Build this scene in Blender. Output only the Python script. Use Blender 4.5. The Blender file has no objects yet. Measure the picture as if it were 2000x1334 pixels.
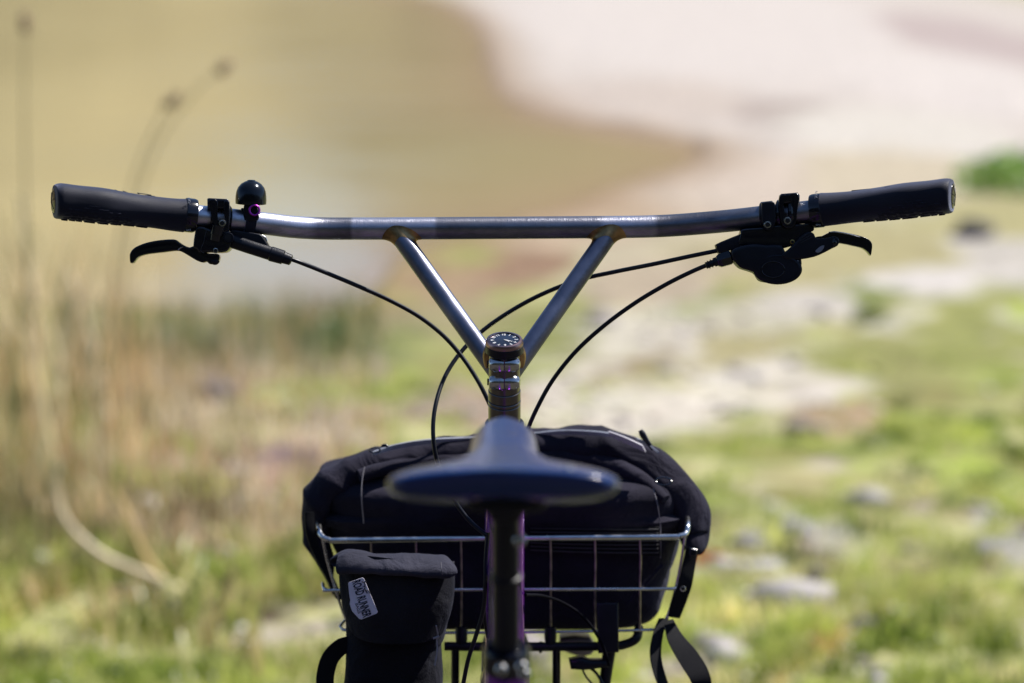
import bpy, bmesh, math, random
import numpy as np
from mathutils import Vector, Matrix, noise
random.seed(7); rng = np.random.default_rng(11)
scene = bpy.context.scene
col = scene.collection

# ------------------------------------------------------------------ camera, sky, sun
K = 1.846e-4                        # tangent of one photo pixel
PITCH = math.radians(10)
CAM = Vector((0.0, -2.56, 1.486))
FWD = Vector((0, math.cos(PITCH), -math.sin(PITCH)))
UP = Vector((0, math.sin(PITCH), math.cos(PITCH)))
camd = bpy.data.cameras.new('camera'); cam = bpy.data.objects.new('camera', camd); col.objects.link(cam)
cam.location = CAM; cam.rotation_euler = (math.pi / 2 - PITCH, 0, 0)
camd.sensor_width = 36; camd.lens = 18 / (1000 * K)
camd.clip_start = 0.05; camd.clip_end = 2000
camd.dof.use_dof = True; camd.dof.focus_distance = 2.575; camd.dof.aperture_fstop = 3.7
camd.dof.aperture_blades = 0
scene.camera = cam

SUN = Vector((0.50, 0.27, 0.80)).normalized()
world = bpy.data.worlds.new('World'); scene.world = world; world.use_nodes = True
wn = world.node_tree.nodes; wl = world.node_tree.links
bgn = wn['Background']; sky = wn.new('ShaderNodeTexSky'); sky.sky_type = 'NISHITA'; sky.sun_disc = False
sky.sun_elevation = math.asin(SUN.z); sky.sun_rotation = math.atan2(SUN.x, SUN.y)
sky.air_density = 1.0; sky.dust_density = 0.3; sky.ozone_density = 4.5
wl.new(sky.outputs[0], bgn.inputs[0]); bgn.inputs[1].default_value = 0.085
sd = bpy.data.lights.new('sun', 'SUN'); sd.energy = 5.0; sd.angle = math.radians(0.53); sd.color = (1, 0.955, 0.89)
so = bpy.data.objects.new('sun', sd); col.objects.link(so)
so.rotation_euler = SUN.to_track_quat('Z', 'Y').to_euler(); so.location = (3, -3, 8)
scene.view_settings.view_transform = 'Standard'; scene.view_settings.look = 'None'
scene.view_settings.exposure = 0.42; scene.view_settings.gamma = 1
scene.view_settings.use_curve_mapping = False
scene.render.engine = 'CYCLES'
scene.cycles.use_denoising = True
scene.cycles.sample_clamp_indirect = 8; scene.cycles.max_bounces = 8

# ------------------------------------------------------------------ helpers
def P(px, py, dep):
    """world point seen at a photo pixel, at a given depth"""
    return CAM + FWD * dep + Vector(((px - 1000) * K * dep, 0, 0)) + UP * (-(py - 667) * K * dep)

def lin(c):
    return tuple(((v / 255) / 12.92 if v / 255 <= 0.04045 else ((v / 255 + 0.055) / 1.055) ** 2.4) for v in c)

def mat(name, base, rough=0.5, metal=0.0, spec=0.5, bump=0.0, bscale=200.0, var=0.0, vscale=20.0, coat=0.0,
        aniso=0.0, sheen=0.0, stretch=(1, 1, 1), rvar=0.0, tint=None):
    m = bpy.data.materials.new(name); m.use_nodes = True
    N = m.node_tree.nodes; L = m.node_tree.links; b = N['Principled BSDF']
    b.inputs['Base Color'].default_value = (*base, 1); b.inputs['Roughness'].default_value = rough
    b.inputs['Metallic'].default_value = metal; b.inputs['Specular IOR Level'].default_value = spec
    b.inputs['Coat Weight'].default_value = coat; b.inputs['Coat Roughness'].default_value = 0.08
    b.inputs['Anisotropic'].default_value = aniso; b.inputs['Sheen Weight'].default_value = sheen; b.inputs['Sheen Tint'].default_value = (0.62, 0.68, 1, 1)
    tc = N.new('ShaderNodeTexCoord'); mp = N.new('ShaderNodeMapping'); mp.inputs['Scale'].default_value = stretch
    L.new(tc.outputs['Object'], mp.inputs[0])
    if var or rvar:
        n = N.new('ShaderNodeTexNoise'); n.inputs['Scale'].default_value = vscale; n.inputs['Detail'].default_value = 6
        L.new(mp.outputs[0], n.inputs['Vector'])
        if var:
            r = N.new('ShaderNodeMix'); r.data_type = 'RGBA'
            t = tint or base
            r.inputs[6].default_value = (*[x * (1 - var) for x in base], 1)
            r.inputs[7].default_value = (*[min(1, x * (1 + var)) for x in t], 1)
            mr = N.new('ShaderNodeMapRange'); mr.inputs[1].default_value = 0.3; mr.inputs[2].default_value = 0.7
            L.new(n.outputs[0], mr.inputs[0]); L.new(mr.outputs[0], r.inputs[0]); L.new(r.outputs[2], b.inputs['Base Color'])
        if rvar:
            mr = N.new('ShaderNodeMapRange'); mr.inputs[1].default_value = 0.3; mr.inputs[2].default_value = 0.7
            mr.inputs[3].default_value = rough - rvar; mr.inputs[4].default_value = rough + rvar
            L.new(n.outputs[0], mr.inputs[0]); L.new(mr.outputs[0], b.inputs['Roughness'])
    if bump:
        n = N.new('ShaderNodeTexNoise'); n.inputs['Scale'].default_value = bscale; n.inputs['Detail'].default_value = 4
        L.new(mp.outputs[0], n.inputs['Vector'])
        bp = N.new('ShaderNodeBump'); bp.inputs['Strength'].default_value = bump; bp.inputs['Distance'].default_value = 0.001
        L.new(n.outputs[0], bp.inputs['Height']); L.new(bp.outputs[0], b.inputs['Normal'])
    return m

def fabric_mat(name, base, rough=0.85, tint=None):
    m = mat(name, base, rough, spec=0.12, var=0.35, vscale=14, sheen=0.06, tint=tint)
    N = m.node_tree.nodes; L = m.node_tree.links; b = N['Principled BSDF']
    tc = N.new('ShaderNodeTexCoord')
    n1 = N.new('ShaderNodeTexNoise'); n1.inputs['Scale'].default_value = 900; n1.inputs['Detail'].default_value = 2
    n2 = N.new('ShaderNodeTexNoise'); n2.inputs['Scale'].default_value = 22; n2.inputs['Detail'].default_value = 6
    n2.inputs['Distortion'].default_value = 0.8
    mx = N.new('ShaderNodeMath'); mx.operation = 'MULTIPLY_ADD'; mx.inputs[1].default_value = 0.05
    for n in (n1, n2): L.new(tc.outputs['Object'], n.inputs['Vector'])
    L.new(n1.outputs[0], mx.inputs[0]); L.new(n2.outputs[0], mx.inputs[2])
    bp = N.new('ShaderNodeBump'); bp.inputs['Strength'].default_value = 0.85; bp.inputs['Distance'].default_value = 0.011
    L.new(mx.outputs[0], bp.inputs['Height']); L.new(bp.outputs[0], b.inputs['Normal'])
    b.inputs['Sheen Roughness'].default_value = 0.5
    return m

WL = {}
def tag(o, label=None, cat=None, group=None, kind=None):
    if label: o['label'] = label
    if cat: o['category'] = cat
    if group: o['group'] = group
    if kind: o['kind'] = kind
    return o

def empty(name, loc):
    o = bpy.data.objects.new(name, None); col.objects.link(o); o.location = loc; WL[o.name] = Vector(loc); return o

def link(name, verts, faces, m, parent=None, origin=None, smooth=True, angle=38):
    vs = [Vector(v) for v in verts]
    if origin is None:
        lo = Vector((min(v[i] for v in vs) for i in range(3))); hi = Vector((max(v[i] for v in vs) for i in range(3)))
        origin = (lo + hi) / 2
    me = bpy.data.meshes.new(name)
    me.from_pydata([v - origin for v in vs], [], faces)
    bm = bmesh.new(); bm.from_mesh(me)
    bmesh.ops.recalc_face_normals(bm, faces=bm.faces)
    if smooth:
        for f in bm.faces: f.smooth = True
        for e in bm.edges:
            if len(e.link_faces) == 2 and e.calc_face_angle(0) > math.radians(angle): e.smooth = False
    bm.to_mesh(me); bm.free()
    me.materials.append(m)
    o = bpy.data.objects.new(name, me); col.objects.link(o)
    WL[o.name] = origin
    if parent is not None:
        o.parent = parent; o.location = origin - WL[parent.name]
    else:
        o.location = origin
    return o

class MB:
    def __init__(s): s.v = []; s.f = []
    def add(s, verts, faces):
        n = len(s.v); s.v += [Vector(v) for v in verts]; s.f += [tuple(i + n for i in f) for f in faces]; return s
    def build(s, name, m, parent=None, **kw): return link(name, s.v, s.f, m, parent, **kw)
    # loft of rings
    def loft(s, rings, cap=True):
        n = len(rings[0]); v = [p for r in rings for p in r]; f = []
        for i in range(len(rings) - 1):
            for j in range(n):
                a = i * n + j; b = i * n + (j + 1) % n
                f.append((a, b, b + n, a + n))
        if cap:
            f.append(tuple(range(n))[::-1]); f.append(tuple(range((len(rings) - 1) * n, len(rings) * n)))
        return s.add(v, f)
    def tube(s, pts, rad, seg=16, cap=True, flat=1.0, upv=None):
        pts = [Vector(p) for p in pts]
        if not hasattr(rad, '__len__'): rad = [rad] * len(pts)
        rings = []; e1 = None
        for i, p in enumerate(pts):
            t = (pts[min(i + 1, len(pts) - 1)] - pts[max(i - 1, 0)]).normalized()
            if e1 is None:
                r0 = upv or (Vector((0, 0, 1)) if abs(t.z) < 0.9 else Vector((1, 0, 0)))
                e1 = r0 - t * r0.dot(t)
            else: e1 = e1 - t * e1.dot(t)
            e1.normalize(); e2 = t.cross(e1)
            rings.append([p + (e1 * math.cos(a) + e2 * math.sin(a) * flat) * rad[i] for a in [2 * math.pi * j / seg for j in range(seg)]])
        return s.loft(rings, cap)
    def lathe(s, o, ax, prof, seg=32, cap=True):
        ax = Vector(ax).normalized(); e1 = ax.orthogonal().normalized(); e2 = ax.cross(e1)
        rings = [[Vector(o) + ax * h + (e1 * math.cos(a) + e2 * math.sin(a)) * r for a in [2 * math.pi * j / seg for j in range(seg)]] for r, h in prof]
        return s.loft(rings, cap)
    def torus(s, o, ax, R, r, seg=32, rs=12, flat=1.0):
        ax = Vector(ax).normalized(); e1 = ax.orthogonal().normalized(); e2 = ax.cross(e1)
        v = []; f = []
        for i in range(seg):
            a = 2 * math.pi * i / seg; d = e1 * math.cos(a) + e2 * math.sin(a)
            for j in range(rs):
                b = 2 * math.pi * j / rs
                v.append(Vector(o) + d * (R + r * math.cos(b)) + ax * r * flat * math.sin(b))
        for i in range(seg):
            for j in range(rs):
                f.append((i * rs + j, ((i + 1) % seg) * rs + j, ((i + 1) % seg) * rs + (j + 1) % rs, i * rs + (j + 1) % rs))
        return s.add(v, f)
    def box(s, c, ex, ey, ez):
        c = Vector(c); v = [c + ex * a + ey * b + ez * d for a in (-1, 1) for b in (-1, 1) for d in (-1, 1)]
        return s.add(v, [(0, 1, 3, 2), (4, 6, 7, 5), (0, 4, 5, 1), (2, 3, 7, 6), (0, 2, 6, 4), (1, 5, 7, 3)])
    def prism(s, outline, dep, thick, bev=0.002, smooth_n=0, seg=3, tilt=None):
        """outline in photo pixels at a depth, given a real thickness and rounded edges"""
        pts = outline
        if smooth_n: pts = cat2(outline, smooth_n)
        bm = bmesh.new()
        q = []
        for a in pts:
            d = dep if tilt is None else dep + tilt(a[0], a[1])
            q.append(bm.verts.new(P(a[0], a[1], d + thick / 2)))
        f = bm.faces.new(q)
        r = bmesh.ops.extrude_face_region(bm, geom=[f])
        nv = [g for g in r['geom'] if isinstance(g, bmesh.types.BMVert)]
        bmesh.ops.translate(bm, verts=nv, vec=-FWD * thick)
        bm.normal_update()
        nvs = set(nv)
        ed = [e for e in bm.edges if (e.verts[0] in nvs) == (e.verts[1] in nvs)]
        if bev: bmesh.ops.bevel(bm, geom=ed, offset=bev, segments=seg, profile=0.6, affect='EDGES', clamp_overlap=True)
        big = [f for f in bm.faces if len(f.verts) > 4]
        bmesh.ops.triangulate(bm, faces=big)
        bm.verts.index_update()
        s.add([v.co.copy() for v in bm.verts], [tuple(v.index for v in f.verts) for f in bm.faces]); bm.free()
        return s
    def ribbon(s, pts, wid, thick=0.0016):
        """pts: world points, wid: world half-width vectors"""
        rings = []
        for i, p in enumerate(pts):
            t = (pts[min(i + 1, len(pts) - 1)] - pts[max(i - 1, 0)]).normalized()
            w = wid[i]; n = t.cross(w).normalized() * thick / 2
            rings.append([p - w - n, p - w * 0.5 - n * 1.2, p + w * 0.5 - n * 1.2, p + w - n, p + w + n, p + w * 0.5 + n * 1.2, p - w * 0.5 + n * 1.2, p - w + n])
        return s.loft(rings)

def cat(pts, n):
    """Catmull-Rom through tuples of any dimension"""
    A = [np.array(p, float) for p in pts]; A = [2 * A[0] - A[1]] + A + [2 * A[-1] - A[-2]]; out = []
    for i in range(1, len(A) - 2):
        for j in range(n):
            t = j / n
            out.append(0.5 * ((2 * A[i]) + (-A[i - 1] + A[i + 1]) * t + (2 * A[i - 1] - 5 * A[i] + 4 * A[i + 1] - A[i + 2]) * t * t + (-A[i - 1] + 3 * A[i] - 3 * A[i + 1] + A[i + 2]) * t ** 3))
    out.append(A[-2]); return out
def cat2(pts, n):
    A = [np.array(p, float) for p in pts]; m = len(A); out = []
    for i in range(m):
        a, b, c, d = A[i - 1], A[i], A[(i + 1) % m], A[(i + 2) % m]
        for j in range(n):
            t = j / n
            out.append(0.5 * ((2 * b) + (-a + c) * t + (2 * a - 5 * b + 4 * c - d) * t * t + (-a + 3 * b - 3 * c + d) * t ** 3))
    return out
def pxtube(mb, pts, n=8, seg=16, flat=1.0, cap=True):
    """pts: (px, py, depth, radius px)"""
    q = cat(pts, n)
    return mb.tube([P(*a[:3]) for a in q], [a[3] * K * a[2] for a in q], seg, cap, flat)
def pxribbon(mb, pts, n=10, thick=0.0016):
    """pts: (px, py, depth, half width px, screen angle of the width in degrees, depth share)"""
    q = cat(pts, n); W = []
    for a in q:
        h = a[3] * K * a[2]; g = math.radians(a[4])
        W.append(Vector((math.cos(g), 0, 0)) * h - UP * math.sin(g) * h + FWD * h * a[5])
    return mb.ribbon([P(*a[:3]) for a in q], W, thick)

def zoomL(x, y): return (240 + x / 5.5556, 330 + y / 5.5556)
def zoomR(x, y): return (1370 + x / 5.7143, 360 + y / 5.7143)

# ------------------------------------------------------------------ materials
def steel_mat():
    m = mat('brushed_steel', (0.42, 0.42, 0.44), 0.34, 1.0, bump=0.30, bscale=60, stretch=(40, 2, 2))
    N = m.node_tree.nodes; L = m.node_tree.links; b = N['Principled BSDF']
    tc = N.new('ShaderNodeTexCoord'); sp = N.new('ShaderNodeSeparateXYZ'); L.new(tc.outputs['Object'], sp.inputs[0])
    mr = N.new('ShaderNodeMapRange'); mr.inputs[1].default_value = -0.42; mr.inputs[2].default_value = 0.42
    L.new(sp.outputs[0], mr.inputs[0])
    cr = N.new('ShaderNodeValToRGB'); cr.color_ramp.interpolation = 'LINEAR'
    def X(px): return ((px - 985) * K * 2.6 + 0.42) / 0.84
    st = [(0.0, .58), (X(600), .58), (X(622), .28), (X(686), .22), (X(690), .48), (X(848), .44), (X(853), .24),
          (X(1172), .24), (X(1180), .42), (X(1277), .42), (X(1283), .19), (X(1400), .22), (1.0, .26)]  # heat-stain bands; the left end is also lightened for its sun highlight
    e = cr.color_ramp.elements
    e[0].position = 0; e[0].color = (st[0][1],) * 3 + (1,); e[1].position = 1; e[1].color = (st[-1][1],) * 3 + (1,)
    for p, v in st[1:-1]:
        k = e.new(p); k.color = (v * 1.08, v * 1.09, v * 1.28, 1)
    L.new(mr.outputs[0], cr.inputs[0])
    n = N.new('ShaderNodeTexNoise'); n.inputs['Scale'].default_value = 28; n.inputs['Detail'].default_value = 8; n.inputs['Roughness'].default_value = 0.65
    mp = N.new('ShaderNodeMapping'); mp.inputs['Scale'].default_value = (1.0, 2.5, 2.5)
    L.new(tc.outputs['Object'], mp.inputs[0]); L.new(mp.outputs[0], n.inputs['Vector'])
    r2 = N.new('ShaderNodeMapRange'); r2.inputs[1].default_value = 0.3; r2.inputs[2].default_value = 0.7; r2.inputs[3].default_value = 0.58; r2.inputs[4].default_value = 1.2
    L.new(n.outputs[0], r2.inputs[0])
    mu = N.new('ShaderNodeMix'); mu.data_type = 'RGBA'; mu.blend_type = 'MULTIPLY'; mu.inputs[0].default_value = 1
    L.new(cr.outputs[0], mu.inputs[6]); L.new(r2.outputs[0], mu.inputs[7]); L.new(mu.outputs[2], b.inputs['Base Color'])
    r3 = N.new('ShaderNodeMapRange'); r3.inputs[1].default_value = 0.3; r3.inputs[2].default_value = 0.7; r3.inputs[3].default_value = 0.44; r3.inputs[4].default_value = 0.32
    L.new(n.outputs[0], r3.inputs[0]); L.new(r3.outputs[0], b.inputs['Roughness'])
    return m
STEEL = steel_mat()
STRUT = mat('brushed_strut_steel', (0.23, 0.24, 0.31), 0.37, 1.0, bump=0.12, bscale=260, var=0.3, vscale=24, rvar=0.07)
BRASS = mat('brass_fillet', (0.24, 0.16, 0.08), 0.4, 1.0, bump=0.2, bscale=300, var=0.6, vscale=70, tint=(0.42, 0.27, 0.12))
POLI = mat('polished_steel', (0.55, 0.55, 0.57), 0.16, 1.0, rvar=0.05, vscale=80)
GUN = mat('gunmetal', (0.17, 0.155, 0.15), 0.24, 1.0, rvar=0.05, vscale=60, bump=0.1, bscale=600)
GLOSS = mat('gloss_black', (0.004, 0.005, 0.012), 0.13, spec=0.6, rvar=0.06, vscale=60)
SATIN = mat('satin_black', (0.005, 0.006, 0.013), 0.36, spec=0.35, rvar=0.08, vscale=90, bump=0.15, bscale=900)
RUBBER = mat('grip_rubber', (0.007, 0.007, 0.013), 0.55, sheen=0.42, spec=0.2, bump=0.35, bscale=1800, var=0.3, vscale=40, rvar=0.08)
HOSE = mat('hose_black', (0.004, 0.005, 0.012), 0.35, spec=0.35)
BOLT = mat('bolt_steel', (0.62, 0.61, 0.60), 0.22, 1.0, rvar=0.06, vscale=500)
HOLE = mat('socket_dark', (0.006, 0.006, 0.007), 0.6)
PURPLE = mat('purple_anodised', (0.48, 0.05, 0.50), 0.3, 0.75)
OILP = mat('purple_lacquer_frame', (0.22, 0.02, 0.60), 0.15, 0.7, var=0.4, vscale=5, tint=(0.34, 0.04, 0.60), coat=0.6)
LEATHER = mat('sky_tinted_leather', (0.006, 0.026, 0.125), 0.22, spec=0.5, bump=0.15, bscale=500, rvar=0.05, vscale=30)  # dark leather, blue sky reflection put into its base colour
CANVAS = fabric_mat('black_canvas', (0.018, 0.016, 0.027))
CANVAS_LIT = fabric_mat('lit_canvas', (0.034, 0.034, 0.050))  # lighter canvas copy, sunlight on the pouch roll put into its colour
CANVAS3 = fabric_mat('dark_canvas', (0.008, 0.008, 0.011))
WEB = mat('nylon_webbing', (0.009, 0.009, 0.012), 0.65, spec=0.12, bump=0.6, bscale=700, stretch=(1, 1, 4))
PIPING = mat('grey_piping', (0.30, 0.32, 0.38), 0.45, var=0.3, vscale=40)
CHROME = mat('basket_wire_chrome', (0.82, 0.82, 0.86), 0.22, 1.0, var=0.25, vscale=60, rvar=0.08)
RUSTW = mat('basket_wire_rusty', (0.52, 0.45, 0.44), 0.36, 1.0, var=0.5, vscale=90)
CLOTH = mat('label_cloth', (0.72, 0.66, 0.74), 0.8, bump=0.5, bscale=900, var=0.12, vscale=60)
INK = mat('label_ink', (0.012, 0.013, 0.03), 0.7)
DIAL = mat('dial_face', (0.012, 0.02, 0.045), 0.25, coat=1.0)
DIALW = mat('dial_print', (0.75, 0.76, 0.78), 0.5)
BEZEL = mat('bronze_bezel', (0.36, 0.24, 0.25), 0.28, 1.0)
THREAD = mat('stitching_thread', (0.16, 0.15, 0.17), 0.8)

# ------------------------------------------------------------------ terrain
ZW = -1.5
def base_height(x, y):
    y = np.asarray(y, float); x = np.asarray(x, float)
    s = np.clip(y - 1.0, 0, None)
    z = -0.105 * s
    z = np.where(z < -1.38, -1.38 - 0.06 * (1 - np.exp((z + 1.38) * 2)), z)
    z = z + np.clip(y - 70, 0, None) * 0.01 + np.clip(np.abs(x) - 40, 0, None) * 0.02
    return z
def ground_hit(px, py):
    d = (FWD + Vector(((px - 1000) * K, 0, 0)) + UP * (-(py - 667) * K))
    t = 1.0
    for i in range(4000):
        p = CAM + d * t
        if p.z <= float(base_height(p.x, p.y)): return p
        t *= 1.002
    return p
SHORE_PX = [(-300, 560), (0, 572), (150, 590), (300, 596), (480, 604), (620, 600), (705, 585), (745, 545), (775, 505), (850, 470), (960, 440), (1080, 405),
            (1200, 365), (1300, 335), (1358, 312), (1376, 294), (1350, 272), (1280, 258), (1180, 244), (1090, 228), (1020, 205), (975, 175), (955, 130), (948, 85), (925, 40), (880, 8), (800, -16)]
shore = [ground_hit(*p) for p in SHORE_PX]
SH = np.array([(p.x, p.y) for p in shore] + [(-40, 150), (-300, 260), (-300, 20), (-30, 16)])
def sdist(x, y):
    """signed distance to the waterline, negative in the water"""
    x = np.asarray(x, float); y = np.asarray(y, float)
    n = len(SH); best = np.full(x.shape, 1e9); inside = np.zeros(x.shape, bool)
    for i in range(n):
        ax, ay = SH[i]; bx, by = SH[(i + 1) % n]; dx, dy = bx - ax, by - ay
        t = np.clip(((x - ax) * dx + (y - ay) * dy) / (dx * dx + dy * dy), 0, 1)
        best = np.minimum(best, np.hypot(x - ax - t * dx, y - ay - t * dy))
        c = ((ay > y) != (by > y)) & (x < (bx - ax) * (y - ay) / (by - ay + 1e-12) + ax); inside ^= c
    return np.where(inside, -best, best)
NG = rng.random((256, 256))
def vnoise(x, y, s):
    x = np.asarray(x, float) * s + 57.3; y = np.asarray(y, float) * s + 91.7
    xi = np.floor(x).astype(int); yi = np.floor(y).astype(int); fx = x - xi; fy = y - yi
    fx = fx * fx * (3 - 2 * fx); fy = fy * fy * (3 - 2 * fy)
    g = lambda a, b: NG[a % 256, b % 256]
    return (g(xi, yi) * (1 - fx) + g(xi + 1, yi) * fx) * (1 - fy) + (g(xi, yi + 1) * (1 - fx) + g(xi + 1, yi + 1) * fx) * fy
def land_height(x, y):
    s = sdist(x, y); z = base_height(x, y)
    z = z + ((vnoise(x, y, 1.3) - 0.5) * 0.06 + (vnoise(x, y, 4) - 0.5) * 0.05) * np.clip((y - 1) / 2, 0, 1)
    z = np.where(s > 0, np.maximum(z, ZW + 0.012 + np.clip(s, 0, 2) * 0.03), ZW - np.minimum(0.6, 0.02 - s * 0.08))
    return z

# patches of bare sand, soil and turf: (px, py, rx, ry, sRGB in sunlight, grass cover)
SAND = (222, 208, 200); SAND2 = (232, 222, 214); TAN = (188, 168, 128); GRN = (164, 172, 92); GRN2 = (160, 172, 92); BRN = (150, 116, 96)
PATCH = [
    (1700, 180, 1200, 330, (218, 205, 197), 0), (1400, 60, 420, 120, (226, 214, 208), 0), (1250, 200, 260, 50, (212, 196, 186), 0),
    (1560, 235, 110, 45, (188, 172, 164), 0), (1900, 80, 140, 55, (200, 182, 178), 0), (1750, 260, 240, 50, (226, 216, 206), 0),
    (1880, 170, 220, 70, (228, 216, 210), 0),
    (1500, 365, 330, 60, (214, 196, 182), 0), (1760, 350, 220, 60, (212, 196, 172), 0.05), (1960, 420, 200, 40, (186, 176, 128), 0.3), (1300, 420, 260, 50, (212, 194, 178), 0),
    (1150, 440, 260, 60, (196, 172, 148), 0), (1010, 520, 90, 36, (164, 132, 108), 0), (880, 560, 110, 50, (176, 150, 122), 0.1),
    (850, 620, 190, 50, (170, 158, 120), 0.3), (1330, 500, 240, 60, (198, 184, 158), 0.1), (1600, 500, 300, 60, (186, 174, 130), 0.35),
    (1850, 560, 360, 42, (226, 216, 210), 0), (1960, 500, 120, 30, (210, 200, 190), 0), (1700, 600, 60, 60, (134, 142, 78), 0.9),
    (1530, 600, 170, 34, (212, 202, 192), 0), (1250, 565, 190, 40, (190, 172, 150), 0.1), (1260, 625, 160, 30, (150, 158, 96), 0.7),
    (1180, 655, 200, 34, (214, 204, 188), 0), (1060, 640, 90, 60, (150, 150, 92), 0.7), (1400, 640, 160, 34, (200, 192, 168), 0.1), (1280, 690, 190, 30, (218, 206, 192), 0),
    (1200, 722, 110, 22, (146, 122, 88), 0.4), (1420, 700, 200, 28, (182, 170, 128), 0.3), (1480, 760, 330, 50, (228, 216, 204), 0),
    (1300, 790, 250, 40, (230, 220, 206), 0), (1080, 770, 150, 45, (220, 208, 194), 0), (1160, 840, 330, 34, (224, 212, 198), 0), (900, 800, 140, 50, (176, 152, 134), 0.1), (1640, 800, 130, 30, (188, 156, 128), 0.1),
    (1760, 690, 230, 60, (164, 160, 104), 0.7), (1900, 640, 220, 50, (160, 160, 96), 0.8),
    (1500, 1090, 150, 50, (184, 178, 166), 0), (1420, 1120, 90, 30, (120, 104, 80), 0.2), (1930, 1080, 110, 30, (188, 182, 170), 0), (1680, 985, 100, 28, (196, 184, 150), 0.2),
    (1620, 1200, 100, 26, (176, 164, 140), 0.2), (1960, 1170, 80, 18, (110, 90, 76), 0.2), (1500, 1290, 120, 24, (188, 176, 150), 0.2), (1760, 1300, 120, 30, (180, 150, 80), 0.5),
    (1250, 880, 500, 20, (190, 184, 140), 0.4), (1720, 1130, 90, 20, (150, 146, 96), 0.6),
    (560, 960, 200, 60, (206, 192, 172), 0.15), (520, 900, 200, 60, (204, 184, 176), 0.1), (300, 820, 260, 90, (200, 184, 144), 0.2), (100, 800, 200, 130, (160, 136, 96), 0.3),
    (380, 1190, 70, 16, (70, 52, 44), 0.1), (560, 1140, 120, 26, (170, 158, 150), 0.1), (470, 1225, 180, 26, (204, 190, 170), 0.1), (240, 1290, 260, 40, (196, 186, 140), 0.3), (80, 1300, 120, 26, (206, 190, 160), 0.1), (250, 1190, 130, 22, (150, 116, 80), 0.2),
    (640, 680, 200, 60, (128, 132, 84), 0.7), (400, 690, 200, 60, (140, 126, 86), 0.5),
]
WP = []
for (px, py, rx, ry, c, g) in PATCH:
    p = ground_hit(px, py); dep = (p - CAM).dot(FWD)
    a = ground_hit(px, max(py - ry, -60)); b = ground_hit(px, py + ry)
    m_ = -0.26 if (px > 900 and py > 560) else (-0.12 if (px > 1300 and py > 380) else 0)   # the bank climbs to the right
    WP.append((p.x, (a.y + b.y) / 2, rx * K * dep, abs(a.y - b.y) / 2, lin(c), g, -m_ * (abs(a.y - b.y) / (2 * ry)) / (K * dep)))
r2 = np.random.default_rng(5)
for i in range(420):                                                # small random patches of straw, moss, gravel and soil
    px = r2.uniform(-60, 2060); py = r2.uniform(610, 1400); p = ground_hit(px, py); dep = (p - CAM).dot(FWD)
    c, gg = [((222, 212, 160), .5), ((112, 134, 56), 1), ((206, 190, 178), .05), ((120, 98, 74), .1), ((182, 196, 88), 1), ((228, 220, 206), .05), ((92, 104, 56), .9)][r2.integers(7)]
    a_ = r2.uniform(12, 48) * K * dep; WP.append((p.x, p.y, a_, a_ * r2.uniform(1.0, 3.0), lin(c), gg, 1.2 if px > 800 else 0))
WN = len(PATCH)
def ground_look(x, y):
    s = sdist(x, y)
    C = np.zeros(x.shape + (3,)); n1 = vnoise(x, y, 1.4); n2 = vnoise(x, y, 4.0)
    C[:] = lin(GRN)
    g = np.ones(x.shape)
    k1 = np.clip((n1 * .6 + vnoise(x, y, 3.1) * .4 - .45) * 5, 0, 1)[..., None]; k2 = np.clip((vnoise(y, x, 2.3) * .6 + vnoise(y, x, 6.1) * .4 - .56) * 7, 0, 1)[..., None]
    C = C * (1 - k1 * 0.7) + np.array(lin((216, 206, 158))) * k1 * 0.7
    C = C * (1 - k2 * 0.55) + np.array(lin((146, 120, 86))) * k2 * 0.55; g = g * (1 - 0.5 * k2[..., 0]) * (1 - 0.35 * k1[..., 0])
    wx = x + (vnoise(x, y, 2.2) - 0.5) * 0.5 + (vnoise(x, y, 7) - 0.5) * 0.14
    wy = y + (vnoise(y, x, 1.6) - 0.5) * 0.8 + (vnoise(y, x, 5) - 0.5) * 0.25
    for i, (cx, cy, rx, ry, c, gg, sk) in enumerate(WP):
        r = np.hypot((wx - cx) / rx, (wy - cy - sk * (wx - cx)) / ry); a = np.clip((1.22 - r) / 0.5, 0, 1); a = a * a * (3 - 2 * a)
        if i >= WN: a = a * (0.25 + 0.75 * g)
        C = C * (1 - a[..., None]) + np.array(c) * a[..., None]; g = g * (1 - a) + gg * a
    w = np.clip(1 - s / 0.9, 0, 1)[..., None] ** 1.2          # damp rim along the waterline
    C = C * (1 - 0.8 * w) + np.array(lin((166, 136, 104))) * 0.8 * w; g = g * np.clip(s / 0.6, 0, 1)
    added_track = np.clip((2.2 - y) / 1.4, 0, 1)[..., None] * (0.85 + 0.15 * n2[..., None])      # bare track added under and behind the bicycle, dark to dim its reflections
    C = C * (1 - added_track) + np.array(lin((72, 65, 70))) * (0.6 + 0.6 * n2[..., None]) * added_track; g = g * (1 - added_track[..., 0])
    return C * np.array((0.985, 1.0, 0.975)) / 1.58, g

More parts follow.
